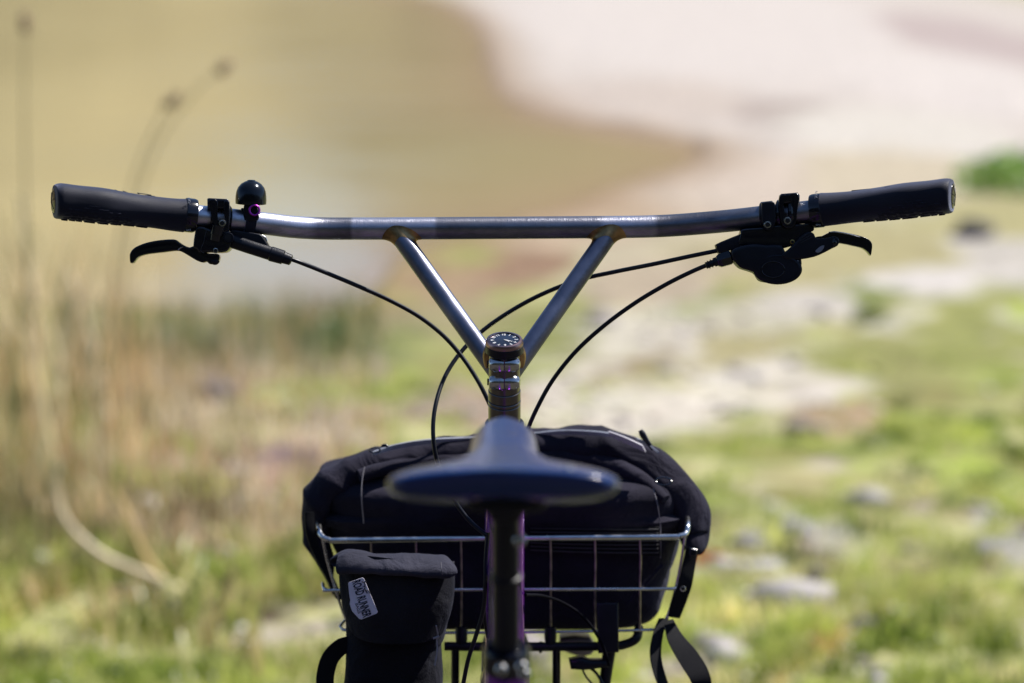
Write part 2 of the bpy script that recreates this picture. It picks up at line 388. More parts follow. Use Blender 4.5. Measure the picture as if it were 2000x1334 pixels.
d = np.concatenate([np.linspace(-60, 2, 24), np.geomspace(2.6, 4.6, 8), np.geomspace(4.8, 64, 330), np.geomspace(68, 900, 30)])
t = np.concatenate([-np.geomspace(20, 0.34, 26), np.linspace(-0.32, 0.32, 260), np.geomspace(0.34, 20, 26)])
D, T = np.meshgrid(d, t, indexing='ij')
GX = T * np.maximum(D, 4); GY = D + CAM.y
GZ = land_height(GX, GY); GC, _ = ground_look(GX, GY)
def grid_faces(n, m):
    i = np.arange(n - 1)[:, None] * m + np.arange(m - 1)[None]; i = i.ravel()
    return np.stack([i, i + 1, i + m + 1, i + m], 1)
def np_mesh(name, V, F, m, cols=None, smooth=True):
    me = bpy.data.meshes.new(name); k = F.shape[1]
    me.vertices.add(len(V)); me.vertices.foreach_set('co', V.astype(np.float32).ravel())
    me.loops.add(F.size); me.loops.foreach_set('vertex_index', F.astype(np.int32).ravel())
    me.polygons.add(len(F)); me.polygons.foreach_set('loop_start', np.arange(0, F.size, k, dtype=np.int32))
    me.polygons.foreach_set('loop_total', np.full(len(F), k, dtype=np.int32))
    me.update(calc_edges=True)
    if smooth: me.polygons.foreach_set('use_smooth', np.ones(len(F), bool))
    if cols is not None:
        a = me.color_attributes.new('Col', 'FLOAT_COLOR', 'POINT')
        a.data.foreach_set('color', np.concatenate([cols, np.ones((len(cols), 1))], 1).astype(np.float32).ravel())
    me.materials.append(m); o = bpy.data.objects.new(name, me); col.objects.link(o); return o
def col_mat(name, rough=0.8, spec=0.3, nscale=6.0, namt=0.3, bump=0.0, trans=0.0, bdist=0.02):
    m = bpy.data.materials.new(name); m.use_nodes = True
    N = m.node_tree.nodes; L = m.node_tree.links; b = N['Principled BSDF']
    a = N.new('ShaderNodeAttribute'); a.attribute_name = 'Col'
    g = N.new('ShaderNodeNewGeometry'); n = N.new('ShaderNodeTexNoise'); n.inputs['Scale'].default_value = nscale; n.inputs['Detail'].default_value = 8
    L.new(g.outputs['Position'], n.inputs['Vector'])
    mr = N.new('ShaderNodeMapRange'); mr.inputs[1].default_value = 0.3; mr.inputs[2].default_value = 0.7
    mr.inputs[3].default_value = 1 - namt; mr.inputs[4].default_value = 1 + namt; L.new(n.outputs[0], mr.inputs[0])
    mu = N.new('ShaderNodeVectorMath'); mu.operation = 'SCALE'; L.new(a.outputs['Color'], mu.inputs[0]); L.new(mr.outputs[0], mu.inputs['Scale'])
    L.new(mu.outputs[0], b.inputs['Base Color']); b.inputs['Roughness'].default_value = rough; b.inputs['Specular IOR Level'].default_value = spec
    if bump:
        bp = N.new('ShaderNodeBump'); bp.inputs['Strength'].default_value = bump; bp.inputs['Distance'].default_value = bdist
        L.new(n.outputs[0], bp.inputs['Height']); L.new(bp.outputs[0], b.inputs['Normal'])
    if trans:
        tr = N.new('ShaderNodeBsdfTranslucent'); mx = N.new('ShaderNodeMixShader'); mx.inputs[0].default_value = trans
        L.new(mu.outputs[0], tr.inputs[0]); L.new(b.outputs[0], mx.inputs[1]); L.new(tr.outputs[0], mx.inputs[2])
        L.new(mx.outputs[0], N['Material Output'].inputs[0])
    return m
ground = np_mesh('ground', np.stack([GX, GY, GZ], -1).reshape(-1, 3), grid_faces(len(d), len(t)),
                 col_mat('ground_soil', 0.9, 0.2, 9, 0.22, 0.6), GC.reshape(-1, 3))
tag(ground, 'sloping bank of sand, soil and turf running down to the water', kind='structure')

# water
wm = mat('muddy_water', (0.335, 0.28, 0.15), 0.08, spec=0.5)
N = wm.node_tree.nodes; L = wm.node_tree.links
tc = N.new('ShaderNodeTexCoord'); n = N.new('ShaderNodeTexNoise'); n.inputs['Scale'].default_value = 5; n.inputs['Detail'].default_value = 5
L.new(tc.outputs['Object'], n.inputs['Vector']); bp = N.new('ShaderNodeBump'); bp.inputs['Strength'].default_value = 0.12; bp.inputs['Distance'].default_value = 0.02
L.new(n.outputs[0], bp.inputs['Height']); L.new(bp.outputs[0], N['Principled BSDF'].inputs['Normal'])
a_ = N.new('ShaderNodeAttribute'); a_.attribute_name = 'Col'; L.new(a_.outputs['Color'], N['Principled BSDF'].inputs['Base Color'])
n2_ = N.new('ShaderNodeTexNoise'); n2_.inputs['Scale'].default_value = 0.9; n2_.inputs['Detail'].default_value = 3
mp_ = N.new('ShaderNodeMapping'); mp_.inputs['Scale'].default_value = (0.6, 1.6, 1); L.new(tc.outputs['Object'], mp_.inputs[0]); L.new(mp_.outputs[0], n2_.inputs['Vector'])
mr_ = N.new('ShaderNodeMapRange'); mr_.inputs[1].default_value = 0.35; mr_.inputs[2].default_value = 0.65; mr_.inputs[3].default_value = 0.05; mr_.inputs[4].default_value = 0.16
L.new(n2_.outputs[0], mr_.inputs[0]); L.new(mr_.outputs[0], N['Principled BSDF'].inputs['Roughness'])
wd, wt = np.meshgrid(np.geomspace(14, 420, 190), np.concatenate([-np.geomspace(1.2, .3, 20), np.linspace(-.28, .28, 150)]), indexing='ij')
wx_ = wt * wd; wy_ = wd + CAM.y; ws = sdist(wx_, wy_)[..., None]
wn_ = vnoise(wx_, wy_, 0.35)[..., None]
wc = np.array((0.385, 0.325, 0.165)) * (0.9 + 0.2 * wn_); sh_ = np.exp(-np.abs(np.minimum(ws, 0)) / 1.3)
wc = wc * (1 - sh_) + np.array((0.36, 0.245, 0.15)) * sh_
water = np_mesh('water', np.stack([wx_, wy_, np.full(wx_.shape, ZW)], -1).reshape(-1, 3), grid_faces(190, 170), wm, wc.reshape(-1, 3)); tag(water, 'still olive brown water of the pond', kind='structure')

# unseen ridge added on the far side for the water to reflect
hx = np.linspace(-420, 420, 260); hv = np.linspace(0, 1, 24)
HX, HV = np.meshgrid(hx, hv, indexing='ij')
HH = 38 + 5 * np.sin(HX / 60 + 1) + 5 * vnoise(HX, HX, 0.05) - 25 * np.exp(-((HX + 15) / 13.0) ** 2)     # dip shaped so the water mirrors a patch of sky
HZ = -2 + HH * np.sin(HV * math.pi / 2) ** 0.9 + (vnoise(HX, HV * 80, 0.1) - .5) * 3
hc = np.zeros(HX.shape + (3,)); hn = vnoise(HX, HV * 60, 0.12)[..., None]
hc = (np.array(lin((186, 168, 124))) * (1 - hn) + np.array(lin((150, 136, 96))) * hn) / 1.5
added_hills = np_mesh('added_hills', np.stack([HX, 130 + HV * 60 + np.abs(HX) * -0.05, HZ], -1).reshape(-1, 3), grid_faces(260, 24), col_mat('added_hill_grass', 0.9, 0.2, 0.2, 0.25), hc.reshape(-1, 3))
# unseen wooded slope added behind the camera, darkens reflections in tubes and saddle
tx = np.linspace(-160, 160, 220); TX, TV = np.meshgrid(tx, np.linspace(0, 1, 40), indexing='ij')
TZ = -0.3 + (15 + 5 * vnoise(TX, TX, 0.06)) * TV ** 0.8 + (vnoise(TX, TV * 60, 0.6) - .5) * 2.2
TY = -24 - TV * 10 - np.abs(TX) * 0.05 + (vnoise(TX, TV * 60, 0.7) - .5) * 3
tcol = (np.array(lin((62, 66, 56))) * (1 - vnoise(TX, TV * 60, 0.5)[..., None]) + np.array(lin((42, 48, 40))) * vnoise(TX, TV * 60, 0.5)[..., None]) / 1.5
back = np_mesh('added_hills', np.stack([TX, TY, TZ], -1).reshape(-1, 3), grid_faces(220, 40), col_mat('added_wooded_slope', 0.9, 0.2, 0.8, 0.5), tcol.reshape(-1, 3))
tag(back, 'unseen dark wooded slope added behind the viewer to darken reflections', kind='structure')
tag(added_hills, 'unseen dry grassy ridge added beyond the far shore for water reflections', kind='structure')

# ------------------------------------------------------------------ blades
def blades(name, X, Y, H, Wd, C, m, bend=0.5, zoff=0.0, leaf=False):
    n = len(X); Z = land_height(X, Y) - 0.01 + zoff
    a = rng.uniform(0, 2 * np.pi, n); b = rng.uniform(0, 2 * np.pi, n); ln = rng.uniform(0.1, 1, n) * bend
    wx = np.cos(a) * Wd / 2; wy = np.sin(a) * Wd / 2; lx = np.cos(b) * ln * H; ly = np.sin(b) * ln * H
    base = np.stack([X, Y, Z], 1); w = np.stack([wx, wy, np.zeros(n)], 1)
    mid = base + np.stack([lx * 0.3, ly * 0.3, H * 0.55], 1); tip = base + np.stack([lx, ly, H * np.sqrt(np.clip(1 - (ln * 0.8) ** 2, 0.2, 1))], 1)
    k0 = 0.35 if leaf else 1.0; k1 = 1.0 if leaf else 0.8
    V = np.stack([base - w * k0, base + w * k0, mid + w * k1, mid - w * k1, tip], 1).reshape(-1, 3)
    i = np.arange(n) * 5
    F = np.concatenate([np.stack([i, i + 1, i + 2], 1), np.stack([i, i + 2, i + 3], 1), np.stack([i + 3, i + 2, i + 4], 1)])
    return np_mesh(name, V, F, m, np.repeat(C, 5, 0), smooth=False)
GRASSM = col_mat('grass_blades', 0.33, 0.6, 3, 0.25, trans=0.5)
STRAWM = col_mat('straw_blades', 0.38, 0.6, 3, 0.2, trans=0.4)
def pick(cols, n, w=None):
    A = np.array([lin(c) for c in cols]) / 1.05
    return A[rng.choice(len(cols), n, p=w)] * rng.uniform(0.7, 1.25, (n, 1))
def pick_cl(cols, X, Y, sc=1.2, jit=0.35):
    A = np.array([lin(c) for c in cols]) / 0.92; v = vnoise(X, Y, sc) * 1.4 - 0.2 + rng.normal(0, jit * 0.35, len(X)); v2 = vnoise(Y, X, sc * 2.7)
    i = np.clip(((v * 0.7 + v2 * 0.3) * len(cols)).astype(int), 0, len(cols) - 1)
    return A[i] * rng.uniform(0.75, 1.25, (len(X), 1))
n = 210000
dd = np.exp(rng.uniform(math.log(4.6), math.log(19), n)); tt = rng.uniform(-0.23, 0.23, n)
X = tt * dd; Y = dd + CAM.y
Cg, g = ground_look(X, Y); bare_ = vnoise(X, Y, 1.7) * .5 + vnoise(Y, X, 4.7) * .5; keep = (rng.random(n) < g * 0.85) & (rng.random(n) < np.clip((bare_ - 0.33) * 6, 0.05, 1))
cl = vnoise(X, Y, 3.5); keep &= rng.random(n) < 0.35 + cl
X, Y, Cg, g = X[keep], Y[keep], Cg[keep], g[keep]; n = len(X)
C = pick_cl([(124, 142, 64), (172, 186, 92), (150, 166, 78), (200, 206, 118), (182, 194, 96), (226, 216, 162), (190, 200, 108), (206, 188, 138), (160, 174, 84)], X, Y, 1.9, 0.3)
C = C * 0.75 + Cg * 0.25
tag(blades('grass', X, Y, rng.uniform(0.015, 0.06, n) * (0.4 + 1.2 * vnoise(X, Y, 1.6) ** 1.5), rng.uniform(0.003, 0.007, n), C, GRASSM, 0.8),
    'short sunlit green turf with straw mixed in, covering the bank', 'grass', kind='stuff')

# weedy bank at left: many mixed blades, in clumps along the shore
def region(px0, px1, py0, py1, n):
    px = rng.uniform(px0, px1, n); py = rng.uniform(py0, py1, n); X = np.empty(n); Y = np.empty(n)
    gy = np.linspace(py0, py1, 60); yy = np.array([ground_hit(1000, v).y for v in gy])
    Y = np.interp(py, gy, yy); dep = (Y - CAM.y) * FWD.y + 0.4; X = (px - 1000) * K * dep * 1.0
    return X, Y, px, py
X, Y, px, py = region(-60, 780, 650, 1230, 24000)
dens = np.clip(1.1 - px / 760, 0.06, 1) * np.clip((vnoise(X, Y, 2.4) * .6 + vnoise(X, Y, 6) * .4 - 0.36) * 3.2, 0.06, 1) * np.clip((1130 - py) / 150, 0, 1) * (1 - 0.8 * np.exp(-((px - 430) / 190) ** 2 - ((py - 860) / 110) ** 2)); k = rng.random(len(X)) < dens
X, Y, px, py = X[k], Y[k], px[k], py[k]; n = len(X)
C = pick_cl([(104, 98, 64), (160, 150, 104), (210, 184, 148), (222, 206, 168), (196, 140, 96), (214, 196, 160), (140, 152, 76), (96, 108, 54), (200, 186, 178)], X, Y, 1.7)
hgt = (0.07 + 0.27 * rng.random(n) ** 1.6) * (0.5 + vnoise(X, Y, 1.1)) * np.clip(1.15 - px / 900, 0.3, 1)
tag(blades('tall_grass', X, Y, hgt, rng.uniform(0.005, 0.012, n), C, STRAWM, 0.55), 'tall tangled straw and green weeds on the bank at the left', 'tall grass', kind='stuff')
X, Y, px, py = region(-60, 740, 618, 730, 3200)
k = rng.random(len(X)) < (0.25 + vnoise(X, Y, 1.5)); X, Y, px, py = X[k], Y[k], px[k], py[k]; n = len(X)
C = pick_cl([(120, 132, 84), (96, 112, 66), (176, 160, 110), (176, 156, 124), (146, 156, 122), (178, 172, 130)], X, Y, 1.5)
tag(blades('shore_rushes', X, Y, (0.08 + 0.36 * rng.random(n) ** 2) * (0.4 + vnoise(X, Y, 1.0)), rng.uniform(0.008, 0.016, n), C, STRAWM, 0.35), 'dull green and rust rushes fringing the waterline at left', 'rushes', kind='stuff')
X, Y, px, py = region(-40, 760, 860, 1330, 15000); k = rng.random(len(X)) < np.clip((vnoise(X, Y, 2.6) * .6 + vnoise(X, Y, 7) * .4 - 0.48) * 6, 0, 1) * np.clip((1340 - py) / 200, 0, 1) * (1 - 0.85 * np.exp(-((px - 250) / 200) ** 2 - ((py - 1170) / 130) ** 2)) * (1 - 0.9 * np.exp(-((px - 480) / 220) ** 2 - ((py - 900) / 90) ** 2))
X, Y = X[k], Y[k]; n = len(X); C = pick([(178, 184, 98), (150, 158, 82), (204, 200, 136), (196, 176, 130)], n)
tag(blades('leafy_weeds', X, Y, rng.uniform(0.06, 0.16, n), rng.uniform(0.012, 0.028, n), C, GRASSM, 0.9, leaf=True), 'bright green broad leaved weeds low on the left bank', 'weeds', kind='stuff')

m_ = 900; cx_, cy_, px, py = region(-60, 2060, 700, 1420, m_); _, gg_ = ground_look(cx_, cy_); k = rng.random(m_) < gg_ * np.clip((py - 640) / 200, 0.2, 1) * np.where(px < 900, 0.5, np.clip((px - 900) / 400 + (py - 900) / 200, 0, 1)); cx_, cy_ = cx_[k], cy_[k]; m_ = len(cx_)
per = 46; sz = rng.uniform(0.02, 0.075, m_); X = np.repeat(cx_, per) + rng.normal(0, 1, m_ * per) * np.repeat(sz, per) * .55; Y = np.repeat(cy_, per) + rng.normal(0, 1, m_ * per) * np.repeat(sz, per) * .55
TC = pick([(130, 148, 66), (168, 182, 84), (218, 222, 130), (238, 228, 176), (186, 198, 100), (92, 110, 52)], m_)
tag(blades('grass_tufts', X, Y, np.repeat(sz, per) * rng.uniform(.6, 1.5, m_ * per), rng.uniform(.004, .009, m_ * per), np.repeat(TC, per, 0) * rng.uniform(.8, 1.2, (m_ * per, 1)), GRASSM, 0.7), 'taller tufts and clumps standing out of the turf', 'grass tufts', kind='stuff')
m_ = 9000; X, Y, px, py = region(-40, 2060, 600, 1400, m_); _, gg_ = ground_look(X, Y); k = (gg_ < 0.30) & (rng.random(m_) < 0.42) & (vnoise(X, Y, 2.2) > 0.40); X, Y = X[k], Y[k]; m_ = len(X)
ico = bmesh.new(); bmesh.ops.create_icosphere(ico, subdivisions=1, radius=1); IV = np.array([v.co[:] for v in ico.verts]); IF = np.array([[v.index for v in f.verts] for f in ico.faces]); ico.free()
S_ = np.exp(rng.normal(math.log(0.016), .55, m_)); sc_ = np.stack([S_ * rng.uniform(.8, 1.5, m_), S_ * rng.uniform(.8, 1.5, m_), S_ * rng.uniform(.4, .8, m_)], 1)
GV = IV[None] * sc_[:, None] * rng.uniform(.8, 1.2, (m_, len(IV), 1)) + np.stack([X, Y, land_height(X, Y) + S_ * .2], 1)[:, None]
GF = IF[None] + (np.arange(m_) * len(IV))[:, None, None]
gc_ = pick([(236, 228, 220), (206, 198, 196), (170, 160, 160), (120, 108, 104), (224, 206, 190)], m_) / 1.3
gv = np_mesh('gravel', GV.reshape(-1, 3), GF.reshape(-1, 3), col_mat('gravel_stone', 0.7, 0.4, 40, 0.2), np.repeat(gc_, len(IV), 0), smooth=False)
tag(gv, 'loose pale gravel lying on the bare patches of the bank', 'gravel', kind='stuff')
X, Y, px, py = region(-40, 2040, 820, 1400, 900); k = rng.random(len(X)) < 0.75 * (vnoise(X, Y, 2.0) > 0.42); X, Y = X[k], Y[k]; n = len(X)
C = pick([(250, 246, 226), (244, 236, 200), (232, 224, 236)], n)
tag(blades('glint_flecks', X, Y, rng.uniform(0.006, 0.012, n), rng.uniform(0.008, 0.014, n), C, STRAWM, 2.0, zoff=0.045, leaf=True), 'tiny pale flecks standing in for glints in the turf', 'glints', kind='stuff')  # bright flecks standing in for glints that blur into discs
X, Y, px, py = region(60, 760, 640, 1080, 7000); k = rng.random(len(X)) < np.clip((vnoise(Y, X, 1.9) * .6 + vnoise(Y, X, 5.5) * .4 - 0.42) * 4, 0, 1); X, Y = X[k], Y[k]; n = len(X)
C = pick_cl([(110, 92, 66), (224, 200, 164), (206, 176, 160), (236, 220, 196), (196, 176, 150), (216, 200, 206), (150, 140, 96)], X, Y, 2.6, .5)
tag(blades('dry_grass', X, Y, rng.uniform(.05, .2, n), rng.uniform(.005, .014, n), C, STRAWM, 0.8), 'bleached dry grass and seed fluff over the middle of the left bank', 'dry grass', kind='stuff')
X, Y, px, py = region(-60, 330, 690, 1000, 300); n = len(X)
k = rng.random(n) < np.clip(1.15 - px / 330, 0.1, 1); X, Y = X[k], Y[k]; n = len(X)
C = pick([(250, 232, 194), (240, 208, 158), (206, 172, 128), (112, 112, 70), (210, 200, 150)], n) * 1.1
tag(blades('reed_tangle', X, Y, 0.25 + 0.75 * rng.random(n) ** 1.7, rng.uniform(0.010, 0.024, n), C, STRAWM, 0.55), 'loose tangle of pale straw reeds standing at the left edge', 'reeds', kind='stuff')
# individual dry stems
REEDM = mat('dry_reed_stem', (0.78, 0.64, 0.44), 0.6, var=0.25, vscale=12)
HEADM = mat('dry_seed_head', (0.44, 0.32, 0.24), 0.8, var=0.3, vscale=40)
DARKREED = mat('dull_reed_stem', (0.40, 0.33, 0.19), 0.6, var=0.25, vscale=12)
def reed(name, pts, label, catg, m, group=None, head=None, r=3.0):
    """pts: photo pixels from foot to tip with one standing distance"""
    f = ground_hit(pts[0][0], pts[0][1]); dep = (f - CAM).dot(FWD)
    f.z = float(land_height(np.array([f.x]), np.array([f.y]))[0])
    root = empty(name, f); tag(root, label, catg, group)
    mb = MB(); q = [(a[0], a[1], dep, r * (1 - 0.55 * i / (len(pts) - 1))) for i, a in enumerate(pts)]
    pxtube(mb, q, 6, 7); mb.build('stem', m, root)
    if head:
        h = MB(); c = P(pts[-1][0], pts[-1][1], dep); s = K * dep
        dirv = (c - P(pts[-2][0], pts[-2][1], dep)).normalized()
        for i in range(46):
            dv = (dirv * 0.8 + Vector((random.gauss(0, .6), random.gauss(0, .6), random.gauss(0, .5)))).normalized()
            p0 = c + dirv * random.uniform(-head, head * .6) * s
            h.tube([p0, p0 + dv * head * 0.5 * s, p0 + dv * head * random.uniform(.6, 1.0) * s], [2.2 * s, 3.4 * s, .5 * s], 5)
        h.build('seed_head', HEADM, root)
    return root
gr = 'tall dry stems rising from the weeds'
reed('seeding_reed', [(190, 1010), (205, 760), (225, 520), (265, 340), (320, 215), (336, 198)], 'tall stem whose dark seed head droops over the water, lower of the two arched ones', 'reed', DARKREED, gr, 19, 3)
reed('seeding_reed', [(240, 960), (238, 700), (250, 480), (300, 300), (380, 180), (438, 132)], 'tall arched stem ending in the dark seed head farthest out over the water', 'reed', DARKREED, gr, 20, 3)
reed('seeding_reed', [(75, 1010), (64, 700), (52, 420), (48, 200), (50, 48)], 'tallest upright reed, its seed head highest, near the left edge', 'reed', DARKREED, gr, 19, 4)
gr = 'pale dry stalks in the weeds'
reed('dry_stalk', [(58, 900), (74, 760), (70, 620), (52, 500), (40, 380)], 'thick pale straw stalk standing upright nearest the left edge', 'stalk', REEDM, gr, None, 9)
reed('dry_stalk', [(215, 850), (190, 720), (160, 610), (128, 520)], 'thick pale straw stalk leaning left below the left grip', 'stalk', REEDM, gr, None, 9)
reed('dry_stalk', [(60, 960), (105, 840), (120, 720), (150, 600), (172, 540)], 'slimmer straw stalk leaning right between two thick pale ones', 'stalk', REEDM, gr, None, 6)
reed('dry_stalk', [(380, 1168), (300, 1130), (200, 1085), (130, 1020), (108, 950), (118, 900)], 'long pale stem curving in a bow across the lower left weeds', 'stalk', REEDM, gr, None, 11)
reed('dry_stalk', [(330, 1145), (285, 1090), (250, 1010), (222, 950)], 'golden stalk rising above the end of the bowed pale stem', 'stalk', mat('golden_straw', (0.80, 0.58, 0.24), 0.6), gr, None, 9)
reed('dry_stalk', [(730, 1200), (560, 1180), (470, 1168), (390, 1165)], 'thin dark stem lying flat on the turf left of the bag', 'stalk', DARKREED, gr, None, 3)

# stones, shells of colour
def stone(px, py, w, h, m, label, name='stone', catg='stone', group=None, seed=0):
    f = ground_hit(px, py); dep = (f - CAM).dot(FWD); s = K * dep; f.z = float(land_height(np.array([f.x]), np.array([f.y]))[0])
    bm = bmesh.new(); bmesh.ops.create_icosphere(bm, subdivisions=3, radius=1)
    vs = []
    for v in bm.verts:
        k = 1 + 0.45 * (noise.noise(v.co * 1.3 + Vector((seed * 7.1, 3, 1)))) + 0.12 * noise.noise(v.co * 4 + Vector((seed, 0, 0)))
        vs.append(f + Vector((v.co.x * w * s * k, v.co.y * w * s * k * 0.8, max(v.co.z, -0.4) * h * s * k)))
    fs = [tuple(v.index for v in q.verts) for q in bm.faces]; bm.free()
    o = link(name, vs, fs, m, origin=f, angle=60); return tag(o, label, catg, group)
STONE = mat('grey_stone', (0.30, 0.28, 0.29), 0.8, bump=0.8, bscale=60, var=0.35, vscale=14)
PALES = mat('pale_stone', (0.50, 0.47, 0.47), 0.75, bump=0.6, bscale=60, var=0.25, vscale=14)
DARKS = mat('dark_stone', (0.055, 0.05, 0.06), 0.8, bump=0.6, bscale=60, var=0.35, vscale=14)
gs = 'stones scattered over the bank'
for i, (a, b, w, h, m, lb) in enumerate([
    (1905, 462, 42, 28, DARKS, 'dark rounded rock on the bank beyond the right grip'),
    (1470, 1090, 40, 24, STONE, 'grey stone at the left end of the pale gravel patch right of the bag'),
    (1545, 1070, 46, 28, STONE, 'broad grey stone at the back of the pale gravel patch right of the bag'),
    (1500, 1125, 34, 18, PALES, 'pale flat stone at the front of the gravel patch right of the bag'),
    (1940, 1085, 40, 16, STONE, 'low grey stone in the turf at the right edge'),
    (1620, 1205, 26, 12, PALES, 'small pale stone in the turf between gravel patch and bottom edge'),
    (640, 1120, 34, 14, STONE, 'low grey stone just left of the basket'),
    (455, 1218, 26, 12, PALES, 'small whitish stone on the turf at lower left'),
    (215, 1225, 22, 12, PALES, 'smallest whitish stone near the bottom left corner'),
    (345, 1195, 40, 22, DARKS, 'dark clod of earth at the foot of the bowed stem'),
    (600, 900, 40, 14, PALES, 'pale pinkish stone on the gravel above the bag end at left')]):
    stone(a, b, w, h, m, lb, group=gs, seed=i)
# shrub at the right edge
def bush(px, py, w, h, cols, name, label, catg, n=900, leafw=0.03, m=GRASSM):
    f = ground_hit(px, py); dep = (f - CAM).dot(FWD); s = K * dep; f.z = float(land_height(np.array([f.x]), np.array([f.y]))[0])
    V = []; F = []; Cc = pick(cols, n); root = empty(name, f); tag(root, label, catg)
    for i in range(n):
        v = Vector((random.gauss(0, 1), random.gauss(0, 1), random.gauss(0, 1))).normalized() * (0.35 + 0.65 * random.random() ** .5)
        k = 1 + .4 * noise.noise(v * 2 + Vector((px, 0, 0))); c = Vector((v.x * w * s * k, v.y * w * s * k, (abs(v.z)) * h * s * k))
        a = Vector((random.gauss(0, 1), random.gauss(0, 1), random.gauss(0, 1))).normalized(); b = a.orthogonal().normalized()
        q = len(V); V += [c - a * leafw, c - b * leafw * .4, c + a * leafw, c + b * leafw * .4]; F.append((q, q + 1, q + 2, q + 3))
    o = np_mesh('foliage', np.array([list(v) for v in V]), np.array(F), m, np.repeat(Cc, 4, 0), smooth=False); o.parent = root
    st = MB()
    for i in range(7):
        e = Vector((random.gauss(0, .45) * w * s, random.gauss(0, .45) * w * s, h * s * .75)); st.tube([f, f + e * .5, f + e], [.008, .006, .002], 6)
    st.build('stem', DARKREED, root)
    return root
bush(1990, 372, 130, 66, [(150, 190, 70), (120, 164, 60), (176, 204, 96)], 'shrub', 'bright green shrub on the sand at the right edge', 'shrub', 800, 0.06)
bush(1700, 625, 34, 40, [(176, 184, 100), (150, 164, 84)], 'weed_clump', 'low green clump between the pale sand strips right of the shifter', 'weed', 160, 0.03)
bush(1390, 1122, 36, 24, [(226, 120, 40), (214, 92, 40), (230, 150, 70)], 'orange_flower', 'orange flower head low in the turf beside the bag strap', 'flower', 220, 0.012)
bush(570, 905, 70, 40, [(196, 160, 186), (206, 180, 200), (170, 150, 150)], 'lilac_flowers', 'faded lilac flowers on the gravel left of the bag', 'flower', 420, 0.016)
bush(90, 860, 90, 130, [(130, 142, 70), (100, 112, 56), (170, 150, 96)], 'weed_clump', 'dark green leafy clump around the foot of the pale stalks at far left', 'weed', 1300, 0.03)
bush(650, 700, 70, 80, [(140, 158, 100), (112, 132, 84), (168, 176, 120)], 'weed_clump', 'grey green clump at the shore beneath the left brake hose', 'weed', 900, 0.03)
bush(180, 760, 50, 80, [(96, 122, 54), (120, 138, 66)], 'weed_clump', 'dark clump on the shore below the left brake lever', 'weed', 800, 0.03)

# ------------------------------------------------------------------ the bicycle
X0 = -0.0071
bike = empty('bicycle', (X0, -0.2, 0)); tag(bike, 'bicycle with brushed steel V shaped handlebar seen from behind its dark saddle', 'bicycle')

# handlebar crossbar
DB = 2.60
def bdep(px):
    o = 0
    if px < 640: o = (640 - px) * K * DB * math.tan(math.radians(16))
    if px > 1330: o = (px - 1330) * K * DB * math.tan(math.radians(16))
    return DB - o
BAR = [(112, 390), (200, 401), (300, 412.5), (383, 422), (450, 429), (520, 437), (575, 443.5), (630, 446.3), (700, 446.5), (780, 446.3), (985, 445), (1180, 443.6), (1250, 442.8), (1310, 440.5), (1370, 436), (1430, 430.5), (1500, 422.5), (1580, 413.5), (1680, 402), (1780, 392), (1852, 384)]
def bar_at(px):
    ys = np.interp(px, [b[0] for b in BAR], [b[1] for b in BAR]); return P(px, float(ys), bdep(px))
def bar_dir(px): return (bar_at(px + 6) - bar_at(px - 6)).normalized()
q = cat([(a, b, bdep(a)) for a, b in BAR], 8); RB = 0.01050
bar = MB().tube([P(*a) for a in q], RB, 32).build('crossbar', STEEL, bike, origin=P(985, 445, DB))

# steering column
LEAN = math.radians(16); DN = Vector((0, math.sin(LEAN), -math.cos(LEAN))); UPA = -DN; BK = Vector((0, math.cos(LEAN), math.sin(LEAN)))
C0 = P(985, 662, 2.53)
def axt(v):
    a = DN.dot(UP); b = DN.dot(FWD); q0 = (C0 - CAM).dot(UP); d0 = (C0 - CAM).dot(FWD); m_ = (v - 667) * K
    return (m_ * d0 + q0) / (-a - m_ * b)
def AX(v): return C0 + DN * axt(v)
